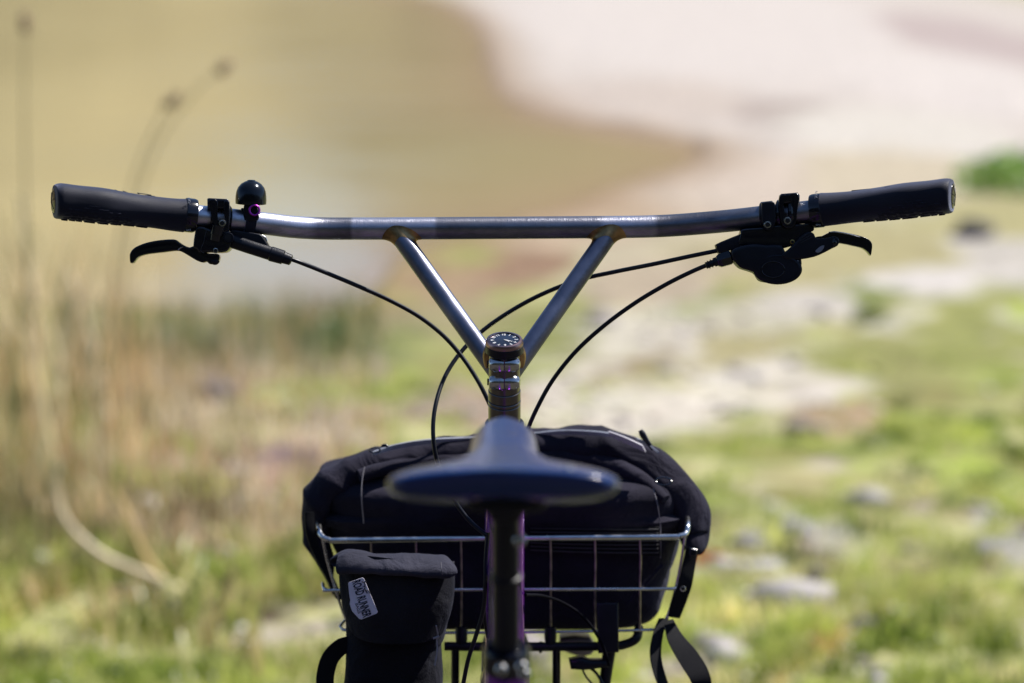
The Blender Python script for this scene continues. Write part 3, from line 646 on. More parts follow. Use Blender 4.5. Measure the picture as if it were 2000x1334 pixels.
# struts
RS = 0.00895
brazes = []
for sgn, top, bot in ((-1, (770, 446, DB), (984, 744, 2.552)), (1, (1199, 444, DB), (986, 746, 2.552))):
    A = P(*top); Bp = P(*bot); MB().tube([A + (Bp - A) * k / 10 for k in range(11)], RS, 28, cap=False).build('strut', STRUT, bike)
    dr = (Bp - A).normalized(); bx = bar_dir(top[0]); O = bar_at(top[0])
    e1 = (bx - dr * bx.dot(dr)).normalized(); e2 = dr.cross(e1)
    rings = [[] for _ in range(7)]
    # centre angle of the strut on the bar surface
    def cyl(pt):
        r_ = pt - O; x_ = r_.dot(bx); n_ = r_ - bx * x_; return x_, n_
    yb = (dr - bx * dr.dot(bx)).normalized(); zb = bx.cross(yb)
    for j in range(36):
        a = 2 * math.pi * j / 36; off = (e1 * math.cos(a) + e2 * math.sin(a)) * RS
        # hit of generator with the bar
        g0 = A + off - O; dperp = dr - bx * dr.dot(bx); gp = g0 - bx * g0.dot(bx)
        qa = dperp.dot(dperp); qb = 2 * gp.dot(dperp); qc = gp.dot(gp) - RB * RB
        disc = max(qb * qb - 4 * qa * qc, 0); tt_ = (-qb + math.sqrt(disc)) / (2 * qa)
        I = A + off + dr * tt_
        x_, n_ = cyl(I); al = math.atan2(n_.dot(zb), n_.dot(yb)); ctr = A + dr * tt_
        cx_, cn = cyl(A + dr * (RB / math.sqrt(qa)))
        dx_, da = x_ - cx_, al * RB; ll = math.hypot(dx_, da) or 1
        grow = 0.0062
        x2 = x_ + dx_ / ll * grow * 1.25; al2 = (da + da / ll * grow * 0.8) / RB
        on = O + bx * x2 + (yb * math.cos(al2) + zb * math.sin(al2)) * (RB + 0.0001)
        lo = I + dr * 0.0075 + off.normalized() * 0.00012
        for i in range(7):
            u = i / 6; mid = I + off.normalized() * 0.0004 + (yb * math.cos(al) + zb * math.sin(al)) * 0.0004
            rings[i].append(on * (1 - u) ** 2 + mid * 2 * u * (1 - u) + lo * u * u)
    MB().loft(rings, cap=False).build('braze_fillet', BRASS, bike)
# lower brass fillets where struts meet the clamp tube
for sx in (-1, 1):
    mb = MB(); pts = [(985 + sx * 29, 676, 2.545, 7), (985 + sx * 31, 690, 2.545, 11), (985 + sx * 30, 706, 2.55, 11), (985 + sx * 28, 722, 2.556, 8), (985 + sx * 27, 734, 2.56, 3)]
    pxtube(mb, pts, 6, 20); mb.build('braze_fillet', BRASS, bike)

# clamp tube, bosses, spacers
RC = 0.0148
stem = MB().lathe(AX(690), DN, [(RC * .97, 0), (RC * .97, axt(760) - axt(690))], 40).build('clamp_tube', GUN, bike)
for v in (711, 746):
    c = AX(v) - FWD * 0.0108; h = 0.0046
    for sx in (-1, 1):
        mb = MB(); a = c + Vector((sx * 0.0005, 0, 0)); prof = [(h * 1.55, 0), (h * 1.7, 0.003), (h * 1.6, 0.0085), (h * 1.15, 0.0125), (h * .5, 0.0142)]
        mb.lathe(a, (sx, 0, 0), prof, 28); mb.build('clamp_boss', POLI, stem)
    MB().lathe(c - Vector((0.0157, 0, 0)) + Vector((0, 0.001, 0)), (1, 0, 0), [(0.0034, 0), (0.0034, 0.006)], 6).build('pinch_bolt', HOLE, stem)
MB().box(AX(728) - FWD * RC * 0.985, Vector((0.0005, 0, 0)), BK * 0.0008, DN * (axt(760) - axt(696)) * 0.5).build('slot', HOLE, stem)
def ring(v0, v1, r, m, name, parent=bike, ch=0.0006, seg=40):
    t0, t1 = axt(v0), axt(v1); return MB().lathe(C0, DN, [(r - ch, t0), (r, t0 + ch), (r, t1 - ch), (r - ch, t1)], seg).build(name, m, parent)
ring(761, 779.5, RC * 1.01, GUN, 'spacer'); ring(780.2, 787, RC * 1.02, GUN, 'spacer'); ring(787.7, 822, RC * 1.01, GUN, 'spacer')
ring(822.5, 850, RC * 1.22, GUN, 'headset_cup', ch=0.002)
head = ring(850, 1292, 0.0188, OILP, 'head_tube')
ring(1292, 1306, 0.0205, GUN, 'headset_cup', ch=0.002)

# cap with clock
RCAP = 0.0174
cap = MB().lathe(C0, DN, [(RCAP * .80, 0.0006), (RCAP * .82, 0.0), (RCAP * .93, 0.0004), (RCAP, 0.0028), (RCAP * 1.0, 0.0045)], 64, cap=False).build('clock_bezel', BEZEL, bike)
MB().lathe(C0, DN, [(RCAP * .97, 0.0045), (RCAP * 1.01, 0.0052), (RCAP * 1.01, 0.0120), (RCAP * .93, 0.0132), (RCAP * .8, 0.0134)], 64).build('clock_case', SATIN, cap)
MB().lathe(C0, DN, [(RCAP * .82, 0.0011), (RCAP * .82, 0.0030)], 64).build('clock_face', DIAL, cap)
def text_obj(name, s, size, origin, xa, ya, m, parent, ext=0.0001, bold=0.0):
    cu = bpy.data.curves.new(name, 'FONT'); cu.body = s; cu.size = size; cu.align_x = 'CENTER'; cu.align_y = 'CENTER'; cu.extrude = ext; cu.offset = bold; cu.resolution_u = 3
    o = bpy.data.objects.new(name, cu); me = bpy.data.meshes.new_from_object(o); bpy.data.objects.remove(o)
    za = xa.cross(ya).normalized(); M = Matrix((xa, ya, za)).transposed()
    vs = [origin + M @ v.co for v in me.vertices]; fs = [tuple(p.vertices) for p in me.polygons]
    return link(name, vs, fs, m, parent, smooth=False)
fc = C0 + UPA * -0.0009
for h_ in range(1, 13):
    a = math.radians(90 - 30 * h_ + 4); rad = Vector((1, 0, 0)) * math.cos(a) + BK * math.sin(a); tg = rad.cross(UPA)
    text_obj('numeral', str(h_), 0.0042, fc + rad * RCAP * .62, tg, rad, DIALW, cap, 0.0001, 0.00008)
for ang, ln, wd in ((-30, .5, .035), (-42, .36, .05)):
    a = math.radians(ang); rad = Vector((1, 0, 0)) * math.cos(a) + BK * math.sin(a); tg = rad.cross(UPA)
    MB().box(fc + rad * RCAP * ln / 2 * .9 + UPA * .0004, rad * RCAP * ln / 2, tg * RCAP * wd / 2, UPA * .0001).build('clock_hand', DIALW, cap)

# grips
def make_grip(side):
    if side < 0:
        S = [(105, 392, 27), (107, 392.5, 32), (113, 392.5, 34.5), (122, 393, 35), (150, 395.8, 34), (200, 401.2, 34.2), (250, 408, 31.5), (300, 414.5, 31), (340, 419.5, 32), (361, 421, 33)]
    else:
        S = [(1861, 382.5, 27), (1859, 382.5, 32), (1853, 382.5, 34), (1844, 383.2, 34.5), (1816, 386, 33.5), (1766, 391.5, 34), (1716, 398, 32), (1666, 404, 31), (1626, 408, 32), (1606, 409.5, 33)]
    rings = []
    q = cat(S, 6); x_in = S[-1][0]; L_ = abs(S[0][0] - x_in)
    for a in q:
        u = abs(a[0] - x_in) / L_; dep = bdep(a[0]); c = P(a[0], a[1], dep); t_ = bar_dir(a[0]) * (1 if side < 0 else 1)
        s = K * dep; w = max(0, min(1, (u - 0.12) / 0.6)); w = w * w * (3 - 2 * w)
        e_up = (UP - t_ * UP.dot(t_)).normalized(); e_f = t_.cross(e_up); 
        if e_f.dot(FWD) < 0: e_f = -e_f
        ring_ = []
        for j in range(48):
            g = 2 * math.pi * j / 48; cu, sv = math.cos(g), math.sin(g)
            ex = 1.0 - 0.36 * w
            y_ = math.copysign(abs(sv) ** ex, sv); x_ = math.copysign(abs(cu) ** ex, cu)
            fr = a[2] * s * (1 + 0.55 * w * (1 if x_ < 0 else 0.1))
            # paddle: towards the rider, top slopes down
            up_ = a[2] * s * y_ - (w * 0.10 * a[2] * s * max(0, -x_) if y_ > 0 else 0)
            ring_.append(c + e_f * (x_ * fr) + e_up * up_)
        rings.append(ring_)
    g = MB().loft(rings).build('grip', RUBBER, bike, angle=55)
    # collar
    cx = 360 if side < 0 else 1607; dx = 23 * (1 if side < 0 else -1)
    c = bar_at(cx) ; c2 = bar_at(cx + dx); ax = (c2 - c); L2 = ax.length; r = 33.5 * K * bdep(cx)
    cc = MB().lathe(c, ax, [(r * .96, -0.0002), (r, 0.0006), (r * 1.0, L2 * .75), (r * .95, L2 * .96), (r * .75, L2)], 48).build('lock_collar', GLOSS, g)
    # end plug
    ex0 = S[0]; c = P(ex0[0], ex0[1], bdep(ex0[0])); od = -bar_dir(ex0[0]) if side < 0 else bar_dir(ex0[0])
    MB().lathe(c - od * 0.0008, od, [(.0118, 0), (.0112, .0012), (.009, .002), (.003, .0028)], 32).build('end_plug', GLOSS, g)
    for k in range(3):
        a = k * math.pi / 3; e = od.orthogonal().normalized(); f_ = od.cross(e); dv = e * math.cos(a) + f_ * math.sin(a)
        MB().tube([c + od * .0010 - dv * .0095, c + od * .0022, c + od * .0010 + dv * .0095], 0.0006, 6).build('plug_spoke', SATIN, g)
    # tread blocks on lower rider-facing side, bottom fins
    tb = MB()
    def surf(px, ang):
        i = min(range(len(q)), key=lambda k: abs(q[k][0] - px)); j = int(round(ang / (2 * math.pi) * 48)) % 48; cc_ = sum(rings[i], Vector()) / 48
        return rings[i][j], (rings[i][j] - cc_).normalized()
    x0_, x1_ = (130, 288) if side < 0 else (1836, 1690)
    n_ = 13
    for row, ang in enumerate([186, 196, 206, 216, 227, 238, 249, 260, 270]):
        lim = [0.35, .5, .62, .72, .8, .86, .92, .97, 1.0][row]
        for k in range(n_):
            u = (k + (0.5 if row % 2 else 0) * (ang < 265)) / (n_ - 1)
            if u > lim or (row < 2 and u < 0.2): continue
            p, nn = surf(x0_ + (x1_ - x0_) * u, math.radians(ang)); tv = bar_dir(p.x / (K * 2.58) + 1000)
            hn = nn.cross(tv).normalized()
            tb.box(p - nn * 0.0003, tv * 0.0027, hn * (0.0012 if ang < 265 else .004), nn * (0.0006 if ang < 265 else 0.0012))
    tb.build('tread', RUBBER, g)['kind'] = 'stuff'
    # inlaid lines on top
    if side < 0: L1 = [(225, 371), (240, 377.5), (262, 381), (272, 383)], [(240, 373), (262, 380.5), (296, 381.5), (270, 377)], [(268, 376.5), (278, 382.5), (302, 383.2)]
    else: L1 = [(1663, 372.6), (1690, 370), (1730, 366), (1770, 358.5)], [(1690, 372), (1700, 373.2), (1725, 369.5), (1742, 364)], [(1727, 365), (1733, 369)]
    gm = MB()
    for l in L1:
        pts = []
        for (a, b) in cat(l, 4):
            i = min(range(len(q)), key=lambda k: abs(q[k][0] - a)); qq = q[i]; dep = bdep(qq[0])
            best = min(range(0, 48), key=lambda j: abs(((rings[i][j] - CAM).dot(UP) / (-(K) * (rings[i][j] - CAM).dot(FWD)) + 667) - b) + (99 if (rings[i][j] - P(qq[0], qq[1], dep)).dot(FWD) > 0.0 else 0))
            p = P(a, b, (rings[i][best] - CAM).dot(FWD)); pts.append(p - FWD * 0.0004)
        gm.tube(pts, 0.00045, 5)
    gm.build('inlaid_line', HOLE, g)['kind'] = 'stuff'
    return g, cc
gl, cl_ = make_grip(-1); grr, cr_ = make_grip(1)
# lettering on collars
def ondev(px, py, dep_off): return P(px, py, bdep(px) - dep_off)
text_obj('lettering', 'ERGON', 0.0036, ondev(1594, 385, 0.0116), UP * 0.93 - FWD * .35, Vector((-1, 0, 0)), DIALW, cr_)
text_obj('lettering', 'ERGON', 0.0036, ondev(370, 398, 0.0126), UP * 0.93 - FWD * .35, Vector((-1, 0, 0)), DIALW, cl_)
for (px, py, p_) in ((1598, 439, cr_), (368, 449.3, cl_)):
    text_obj('lettering', 'GP3', 0.0026, ondev(px, py, 0.0095), Vector((1, 0, 0)), (UP * .6 + FWD * .5).normalized(), DIALW, p_)

def barring(px, w, r_out, m, name, parent, r_in=RB * 1.02, seg=40, ch=0.0007):
    c = bar_at(px - w / 2); c2 = bar_at(px + w / 2); ax = (c2 - c); L_ = ax.length
    return MB().lathe(c, ax, [(r_in, 0), (r_out - ch, 0), (r_out, ch), (r_out, L_ - ch), (r_out - ch, L_), (r_in, L_)], seg, cap=False).build(name, m, parent)
def boltat(px, py, dep, r, parent, m=BOLT, name='bolt', depth=0.004, ax=None):
    c = P(px, py, dep); a = ax or -FWD; R = r * K * dep
    b = MB().lathe(c, a, [(R * .98, -depth), (R, -0.0006), (R * .9, 0), (R * .58, 0.0001), (R * .5, -0.0012)], 28).build(name, m, parent)
    MB().lathe(c + a * 0.00008, a, [(R * .52, -0.0008), (R * .52, 0.0)], 6).build('hex_socket', HOLE, b)
    return b

# --- left brake lever (hose side left)
DL = bdep(425)
lb = MB()
lb.prism([zoomL(*p) for p in [(832, 640), (905, 640), (960, 660), (1090, 690), (1160, 678), (1200, 712), (1210, 800), (1190, 865), (1150, 905), (1085, 915), (960, 912), (865, 915), (835, 880), (800, 862), (800, 800), (812, 720)]], DL - 0.002, 0.026, 0.003, 3)
body = lb.build('left_brake'.replace('left_', '') + '_lever', GLOSS, bike)
MB().prism([zoomL(*p) for p in [(100, 1022), (93, 960), (97, 920), (130, 872), (190, 835), (290, 800), (430, 775), (570, 768), (612, 788), (665, 825), (740, 856), (800, 832), (860, 840), (900, 905), (960, 922), (1040, 925), (1068, 955), (1050, 1015), (1015, 1036), (955, 1036), (925, 1008), (885, 1020), (820, 1000), (720, 940), (640, 897), (570, 893), (450, 908), (300, 925), (215, 945), (170, 972), (135, 1018)]], DL - 0.002, 0.013, 0.0034, 2, seg=4).build('lever_blade', GLOSS, body)
mb = MB(); pxtube(mb, [(*zoomL(598, 880), DL - .0090, 1.3), (*zoomL(625, 855), DL - .0090, 1.4), (*zoomL(655, 845), DL - .0095, .8)], 4, 8); mb.build('lever_glint', BOLT, body)  # thin bright strip standing in for the highlight on the blade
# barrel and boot
mb = MB(); a = P(*zoomL(1150, 770), DL - .004); b = P(*zoomL(1600, 918), DL - .004); mb.tube([a, a + (b - a) * .02, a + (b - a) * .5, b], [.0055, .0066, .0066, .0064], 28); mb.build('master_cylinder', SATIN, body)
mb = MB(); a = P(*zoomL(1598, 918), DL - .004); b = P(*zoomL(1740, 960), DL - .004); c = P(*zoomL(1832, 992), DL - .004)
mb.tube([a, a + (b - a) * .05, b, b + (c - b) * .06, b + (c - b) * .9, c], [.0064, .0070, .0066, .0056, .0050, .0034], 28); mb.build('hose_nut', SATIN, body)
MB().prism([zoomL(*p) for p in [(1190, 672), (1350, 690), (1505, 715), (1545, 755), (1588, 822), (1595, 868), (1500, 850), (1350, 800), (1200, 745)]], DL + 0.004, 0.020, 0.0022, 2).build('fluid_reservoir', SATIN, body)
mb = MB(); pxtube(mb, [(*zoomL(1508, 716), DL - .0005, 1.1), (*zoomL(1545, 745), DL - .0005, 1.6), (*zoomL(1565, 785), DL - .0005, 1.0)], 4, 8); mb.build('reservoir_glint', BOLT, body)  # thin bright strip standing in for a glint on the reservoir corner
mb = MB(); mb.lathe(P(*zoomL(1148, 748), DL - .014), -FWD, [(.0048, 0), (.0050, .001), (.0046, .0022), (.003, .0023)], 28); mb.build('pivot_boss', SATIN, body)
MB().lathe(P(*zoomL(1140, 740), DL - .0162), -FWD, [(.0028, 0), (.0028, .0003)], 24).build('pivot_hole', HOLE, body)
boltat(*zoomL(1005, 885), DL - 0.0162, 5.6, body)
mb = MB(); pxtube(mb, [(*zoomL(905, 660), DL - .015, .45), (*zoomL(880, 780), DL - .015, .45), (*zoomL(845, 880), DL - .015, .45), (*zoomL(880, 912), DL - .015, .45)], 5, 6); mb.build('body_seam', mat('seam_grey', (.06, .06, .07), .5), body)
# clamp: two slim bands with an opening between
clampL = barring(zoomL(960, 0)[0] + 1, 13, 29 * K * DL, GLOSS, 'bar_clamp', body, ch=0.0016)
barring(zoomL(1128, 0)[0], 12, 28 * K * DL, GLOSS, 'bar_clamp', body, ch=0.0016)
mb = MB(); mb.prism([zoomL(*p) for p in [(925, 350), (950, 330), (1140, 338), (1160, 370), (1158, 640), (1120, 688), (1040, 690), (985, 640), (955, 500), (930, 420)]], DL - 0.0135, 0.004, 0.0016, 2); 
# slotted front plate built as two arms
arm1 = [(930, 345), (1022, 340), (1035, 420), (1032, 500), (1040, 560), (1030, 640), (1010, 640), (975, 560), (955, 450)]
arm2 = [(1105, 345), (1150, 350), (1162, 390), (1158, 640), (1130, 680), (1080, 690), (1030, 660), (1035, 620), (1100, 620), (1118, 560), (1098, 480), (1100, 400)]
MB().prism([zoomL(*p) for p in [(928, 330), (945, 322), (1145, 332), (1158, 350), (1156, 440), (930, 432)]], DL - 0.009, 0.012, 0.0018, 1).build('clamp_bridge', GLOSS, body)
for arm in (arm1, arm2):
    MB().prism([zoomL(*p) for p in arm], DL - 0.0135, 0.0045, 0.0012, 3).build('clamp_arm', GLOSS, body)
boltat(*zoomL(1078, 588), DL - 0.0185, 7.4, body)
mb = MB(); a = P(*zoomL(1040, 610), DL - .013); b = P(*zoomL(1005, 775), DL - .011); mb.tube([a, a + (b - a) * .6, a + (b - a) * .62, b], [.0074, .0070, .0062, .0058], 26); mb.build('clamp_barrel', GLOSS, body)
mb = MB(); pxtube(mb, [(*zoomL(850, 640), DL, 7), (*zoomL(838, 740), DL, 8), (*zoomL(830, 840), DL, 9)], 5, 18); mb.build('pivot_post', GLOSS, body)
mb = MB(); pxtube(mb, [(*zoomL(950, 990), DL - .006, 5), (*zoomL(1000, 1005), DL - .006, 7), (*zoomL(1035, 985), DL - .006, 5)], 5, 14); mb.build('reach_knob', SATIN, body)

# --- bell
bc = P(490, 399, bdep(490) - 0.004); s_ = K * bdep(490); bax = (UP * 1 + Vector((0.03, 0, 0)) - FWD * 0.12).normalized()
bell = MB().lathe(bc, bax, [(27 * s_, 0), (30 * s_, 0.0004), (30.4 * s_, 8 * s_), (30 * s_, 16 * s_), (28.6 * s_, 25 * s_), (25.4 * s_, 33 * s_), (19.5 * s_, 40 * s_), (12 * s_, 44.5 * s_), (7.6 * s_, 46 * s_)], 56).build('bell', mat('bell_black', (0.012, 0.016, 0.024), 0.18, 0.6, spec=0.7), bike, angle=50)
MB().lathe(bc + bax * 45 * s_, bax, [(8 * s_, 0), (7.6 * s_, 2.2 * s_), (5 * s_, 2.8 * s_)], 24).build('bell_button', GLOSS, bell)
MB().tube([P(487, 402, bdep(490) - .003), P(488, 425, bdep(490) - .005)], [.0052, .0056], 20).build('bell_post', SATIN, bell)
MB().prism([(478, 398), (500, 398), (507, 425), (498, 432), (478, 430)], bdep(490) - .010, .006, .0015, 2).build('bell_bracket', SATIN, bell)
MB().torus(P(497, 410.5, bdep(490) - .0165), -FWD + Vector((0.12, 0, 0)), 9.6 * s_, 2.2 * s_, 40, 12, 1.4).build('bell_ring', PURPLE, bell)
c = bar_at(487)
MB().lathe(c - bar_dir(487) * .0052, bar_dir(487), [(RB, 0), (RB * 1.13, 0), (RB * 1.13, .0098), (RB, .0098)], 40, cap=False).build('bell_strap', RUBBER, bell)
MB().lathe(bar_at(470) + UP * RB * 0.9 - FWD * .001, Vector((1, 0, 0)), [(.0012, 0), (.0025, .001), (.0025, .004), (.0012, .005)], 12).build('striker', GLOSS, bell)

# --- right brake lever and shifter
DR = bdep(1520)
rb = MB(); rb.prism([zoomR(*p) for p in [(410, 575), (420, 535), (450, 512), (660, 495), (840, 470), (1100, 455), (1200, 440), (1225, 520), (1160, 560), (1060, 640), (980, 700), (800, 700), (560, 690), (400, 680)]], DR + 0.002, 0.026, 0.003, 3)
rbody = rb.build('brake_lever', GLOSS, bike)
MB().prism([zoomR(*p) for p in [(150, 700), (155, 672), (260, 625), (410, 565), (450, 560), (470, 700), (300, 745), (180, 775)]], DR - 0.001, 0.017, 0.003, 2).build('master_cylinder', SATIN, rbody)
MB().prism([zoomR(*p) for p in [(1240, 600), (1330, 582), (1430, 532), (1500, 530), (1640, 553), (1780, 588), (1852, 622), (1888, 672), (1884, 745), (1872, 798), (1845, 765), (1785, 718), (1680, 692), (1530, 662), (1400, 670), (1260, 700)]], DR + 0.001, 0.012, 0.0032, 2, seg=4).build('lever_blade', GLOSS, rbody)
mb = MB(); pxtube(mb, [(*zoomR(1420, 534), DR - .0056, 1.0), (*zoomR(1520, 534), DR - .0056, 1.2), (*zoomR(1650, 557), DR - .0056, 1.2), (*zoomR(1770, 590), DR - .0056, .7)], 4, 8); mb.build('lever_glint', BOLT, rbody)  # bright strip laid along the bevel as its highlight
mb = MB(); pxtube(mb, [(*zoomR(1160, 440), DR + .001, 10), (*zoomR(1170, 500), DR + .001, 9), (*zoomR(1150, 560), DR + .001, 9)], 5, 18); mb.build('pivot_post', GLOSS, rbody)
# brake clamp with opening
barring(1524.5, 9, 30 * K * DR, GLOSS, 'bar_clamp', rbody, ch=0.0012); barring(1549, 10, 30 * K * DR, GLOSS, 'bar_clamp', rbody, ch=0.0012)
mb = MB()
armr1 = [(865, 140), (930, 118), (925, 150), (912, 220), (925, 300), (945, 330), (915, 380), (920, 460), (900, 460), (875, 380), (862, 260)]
armr2 = [(975, 112), (1060, 105), (1085, 160), (1062, 300), (1045, 440), (1000, 490), (940, 490), (905, 455), (930, 440), (985, 440), (1005, 390), (975, 330), (990, 260), (990, 180)]
MB().prism([zoomR(*p) for p in [(862, 130), (880, 112), (1060, 98), (1084, 130), (1082, 205), (866, 225)]], DR - 0.009, 0.012, 0.0018, 1).build('clamp_bridge', GLOSS, rbody)
for arm in (armr1, armr2): MB().prism([zoomR(*p) for p in arm], DR - 0.0140, 0.0045, 0.0012, 3).build('clamp_arm', GLOSS, rbody)
boltat(*zoomR(962, 405), DR - 0.0175, 8.0, rbody)
boltat(*zoomR(1015, 643), DR - 0.0125, 5.0, rbody, m=mat('brass_bolt', (.6, .42, .14), .3, 1.0))
# shifter
shf = MB().prism([zoomR(*p) for p in [(320, 745), (420, 700), (560, 680), (700, 690), (860, 690), (900, 760), (1020, 830), (1080, 845), (1080, 940), (1062, 1010), (1035, 1045), (960, 1094), (800, 1104), (700, 1098), (632, 1080), (600, 1040), (560, 990), (430, 950), (380, 915), (335, 860), (310, 800)]], DR - 0.004, 0.030, 0.005, 2, seg=4).build('shifter', SATIN, bike)
mb = MB(); c = P(*zoomR(850, 950), DR - .0185); mb.lathe(c, -FWD + Vector((-.1, 0, 0)), [(.0215, -.002), (.0225, .0), (.0215, .0012), (.0200, .0016), (.0196, .0010), (.0, .0012)], 48)
mb.v = [c + Vector((1, 0, 0)) * (v - c).x * 1.0 + UP * (v - c).dot(UP) * 0.62 + FWD * (v - c).dot(FWD) for v in mb.v]; mb.build('shifter_cover', SATIN, shf)
mb = MB(); mb.torus(P(*zoomR(800, 950), DR - .0200), -FWD, .0105, .0006, 32, 8); mb.v = [v + UP * ((v - P(*zoomR(800, 950), DR - .02)).dot(UP) * -0.3) for v in mb.v]; mb.build('cover_rim', GLOSS, shf)
barring(1500, 24, 29.5 * K * DR, SATIN, 'bar_clamp', shf, ch=0.001)
MB().prism([zoomR(*p) for p in [(668, 240), (680, 205), (790, 195), (818, 240), (825, 400), (800, 480), (755, 515), (715, 512), (690, 470), (670, 380)]], DR - 0.0136, 0.005, 0.0015, 3).build('clamp_arm', SATIN, shf)
boltat(*zoomR(740, 450), DR - 0.0172, 7.6, shf)
MB().prism([zoomR(*p) for p in [(700, 500), (1090, 470), (1100, 640), (900, 720), (720, 720)]], DR, 0.02, 0.003, 2).build('shifter_mount', SATIN, shf)
tl = MB().prism([zoomR(*p) for p in [(880, 795), (960, 730), (1040, 650), (1085, 600), (1140, 556), (1195, 532), (1245, 558), (1262, 600), (1320, 610), (1400, 598), (1450, 588), (1505, 602), (1525, 640), (1505, 690), (1440, 722), (1360, 765), (1250, 812), (1100, 840), (1000, 842), (920, 830)]], DR - 0.016, 0.011, 0.003, 2, seg=4).build('thumb_lever', SATIN, shf)
mb = MB()
for i in range(9):
    for j in range(3):
        x, y = 1085 + i * 15 + j * 10, 605 - i * 8 + j * 24
        mb.lathe(P(*zoomR(x + 8, y), DR - .0214), -FWD, [(.0005, 0), (.0005, .0004), (.0002, .0006)], 8)
mb.build('thumb_studs', GLOSS, tl)['kind'] = 'stuff'
mb = MB(); pxtube(mb, [(*zoomR(1478, 612), DR - .0195, 4.5), (*zoomR(1485, 650), DR - .0205, 5), (*zoomR(1478, 685), DR - .0195, 4.5)], 5, 14); mb.build('lever_tip', GLOSS, tl)
MB().prism([zoomR(*p) for p in [(1270, 745), (1330, 690), (1372, 686), (1345, 740), (1300, 765)]], DR - 0.0218, 0.001, 0.0003, 2).build('lever_window', mat('grey_plastic', (.25, .26, .3), .4), tl)
MB().prism([zoomR(*p) for p in [(1045, 850), (1080, 848), (1078, 930), (1060, 950), (1040, 900)]], DR - 0.0195, 0.002, 0.0004, 1).build('shift_window', mat('grey_plate', (.5, .52, .58), .3), shf)
# cable adjuster
mb = MB(); a = P(*zoomR(335, 815), DR - .006); b = P(*zoomR(175, 860), DR - .006); mb.lathe(a, b - a, [(.0062, 0), (.0072, .001), (.0072, (b - a).length * .8), (.0052, (b - a).length)], 6); mb.build('barrel_adjuster', GLOSS, shf)
mb = MB(); a = P(*zoomR(175, 860), DR - .006); b = P(*zoomR(70, 900), DR - .006); u = (b - a)
prof = [(.0042, 0)]
for k in range(3): prof += [(.0042, .003 + k * .0028), (.0031, .0034 + k * .0028), (.0031, .0048 + k * .0028), (.004 - k * .0003, .0052 + k * .0028)]
prof.append((.0026, u.length + .002)); mb.lathe(a, u, prof, 20); mb.build('cable_ferrule', SATIN, shf)

# cables
def hose(pts, name='cable', m=HOSE, r=4.3): 
    mb = MB(); pxtube(mb, [(*p, r) for p in pts], 10, 12); return mb.build(name, m, bike)
hose([(560, 503, DL - .004), (590, 514, DL), (640, 534, 2.585), (700, 559, 2.60), (760, 586, 2.615), (815, 616, 2.625), (862, 652, 2.63), (897, 690, 2.63), (925, 730, 2.625), (948, 772, 2.62), (972, 830, 2.62), (985, 900, 2.63)])
hose([(1404, 489, DR), (1350, 500, 2.585), (1280, 515, 2.61), (1200, 531, 2.64), (1130, 547, 2.65), (1060, 574, 2.66), (1000, 606, 2.66), (945, 644, 2.655), (900, 688, 2.645), (868, 738, 2.63), (850, 795, 2.61), (846, 850, 2.60), (855, 905, 2.60), (880, 965, 2.605), (915, 1015, 2.605), (953, 1048, 2.60)])
hose([(1392, 513, DR - .006), (1350, 531, 2.58), (1300, 556, 2.59), (1240, 592, 2.60), (1180, 636, 2.61), (1125, 686, 2.615), (1080, 742, 2.615), (1050, 795, 2.615), (1030, 842, 2.62), (1015, 900, 2.62), (1008, 960, 2.62)])
hose([(953, 1040, 2.60), (949, 1090, 2.60), (948, 1140, 2.60), (944, 1190, 2.605), (930, 1240, 2.61), (914, 1290, 2.62), (903, 1345, 2.63)])
hose([(945, 1190, 2.62), (950, 1230, 2.63), (960, 1280, 2.64), (970, 1340, 2.64)], r=3.5)
hose([(1026, 1162, 2.62), (1060, 1164, 2.70), (1100, 1178, 2.74), (1140, 1206, 2.745), (1172, 1250, 2.75), (1190, 1300, 2.76)], r=3.2, m=mat('matt_cable', (.003, .003, .006), .8, spec=.08))

# ------------------------------------------------------------------ saddle, seat post, frame
R0 = P(981, 912, 1.84); Nn = P(985, 816, 2.115)
XS = X0 + 0.001
stn = [(-0.03, .030, .004, .004), (-0.02, .056, .008, .009), (0.0, .070, .011, .015), (.06, .0775, .013, .019), (.14, .076, .014, .021), (.22, .066, .015, .023), (.30, .050, .016, .026), (.40, .036, .016, .028), (.52, .0285, .016, .029), (.66, .0255, .017, .029), (.80, .0248, .017, .028), (.91, .0235, .016, .026), (.97, .019, .013, .020), (1.0, .013, .009, .012), (1.012, .005, .003, .004)]
rings = []
for a in cat(stn, 6):
    s, w, hu, hl = a; s0 = min(max(s, 0), 1); y = R0.y + s * (Nn.y - R0.y)
    zt = R0.z + (Nn.z - R0.z) * s0 - 0.004 * math.sin(math.pi * s0) + (0.0035 if False else 0)
    rg = []
    for j in range(48):
        g = 2 * math.pi * j / 48; cu, sv = math.cos(g), math.sin(g)
        x_ = math.copysign(abs(cu) ** (0.95 if s0 < .4 else .75), cu) * w
        if sv >= 0: z_ = hu * abs(sv) ** 0.85
        else: z_ = -hl * abs(sv) ** 0.85 * (0.55 + 0.45 * abs(cu) if s0 < 0.5 else 1)
        rg.append(Vector((XS + x_, y, zt - hu + z_)))
    rings.append(rg)
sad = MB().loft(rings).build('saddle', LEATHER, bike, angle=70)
for px in (875, 1110): MB().lathe(P(px, 917, 1.843), -FWD * .8 + UP * .6, [(.0028, -.003), (.0028, 0), (.002, .0014), (.0006, .0018)], 20).build('rivet', BOLT, sad)
for px in (928, 1048): MB().lathe(P(px, 968, 1.85), -FWD, [(.0036, -.004), (.0036, 0), (.0024, .001)], 20).build('rail_bolt', mat('bronze_bolt', (.35, .3, .2), .35, 1.0), sad)
SP = lambda v, dep: P(988, v, dep)
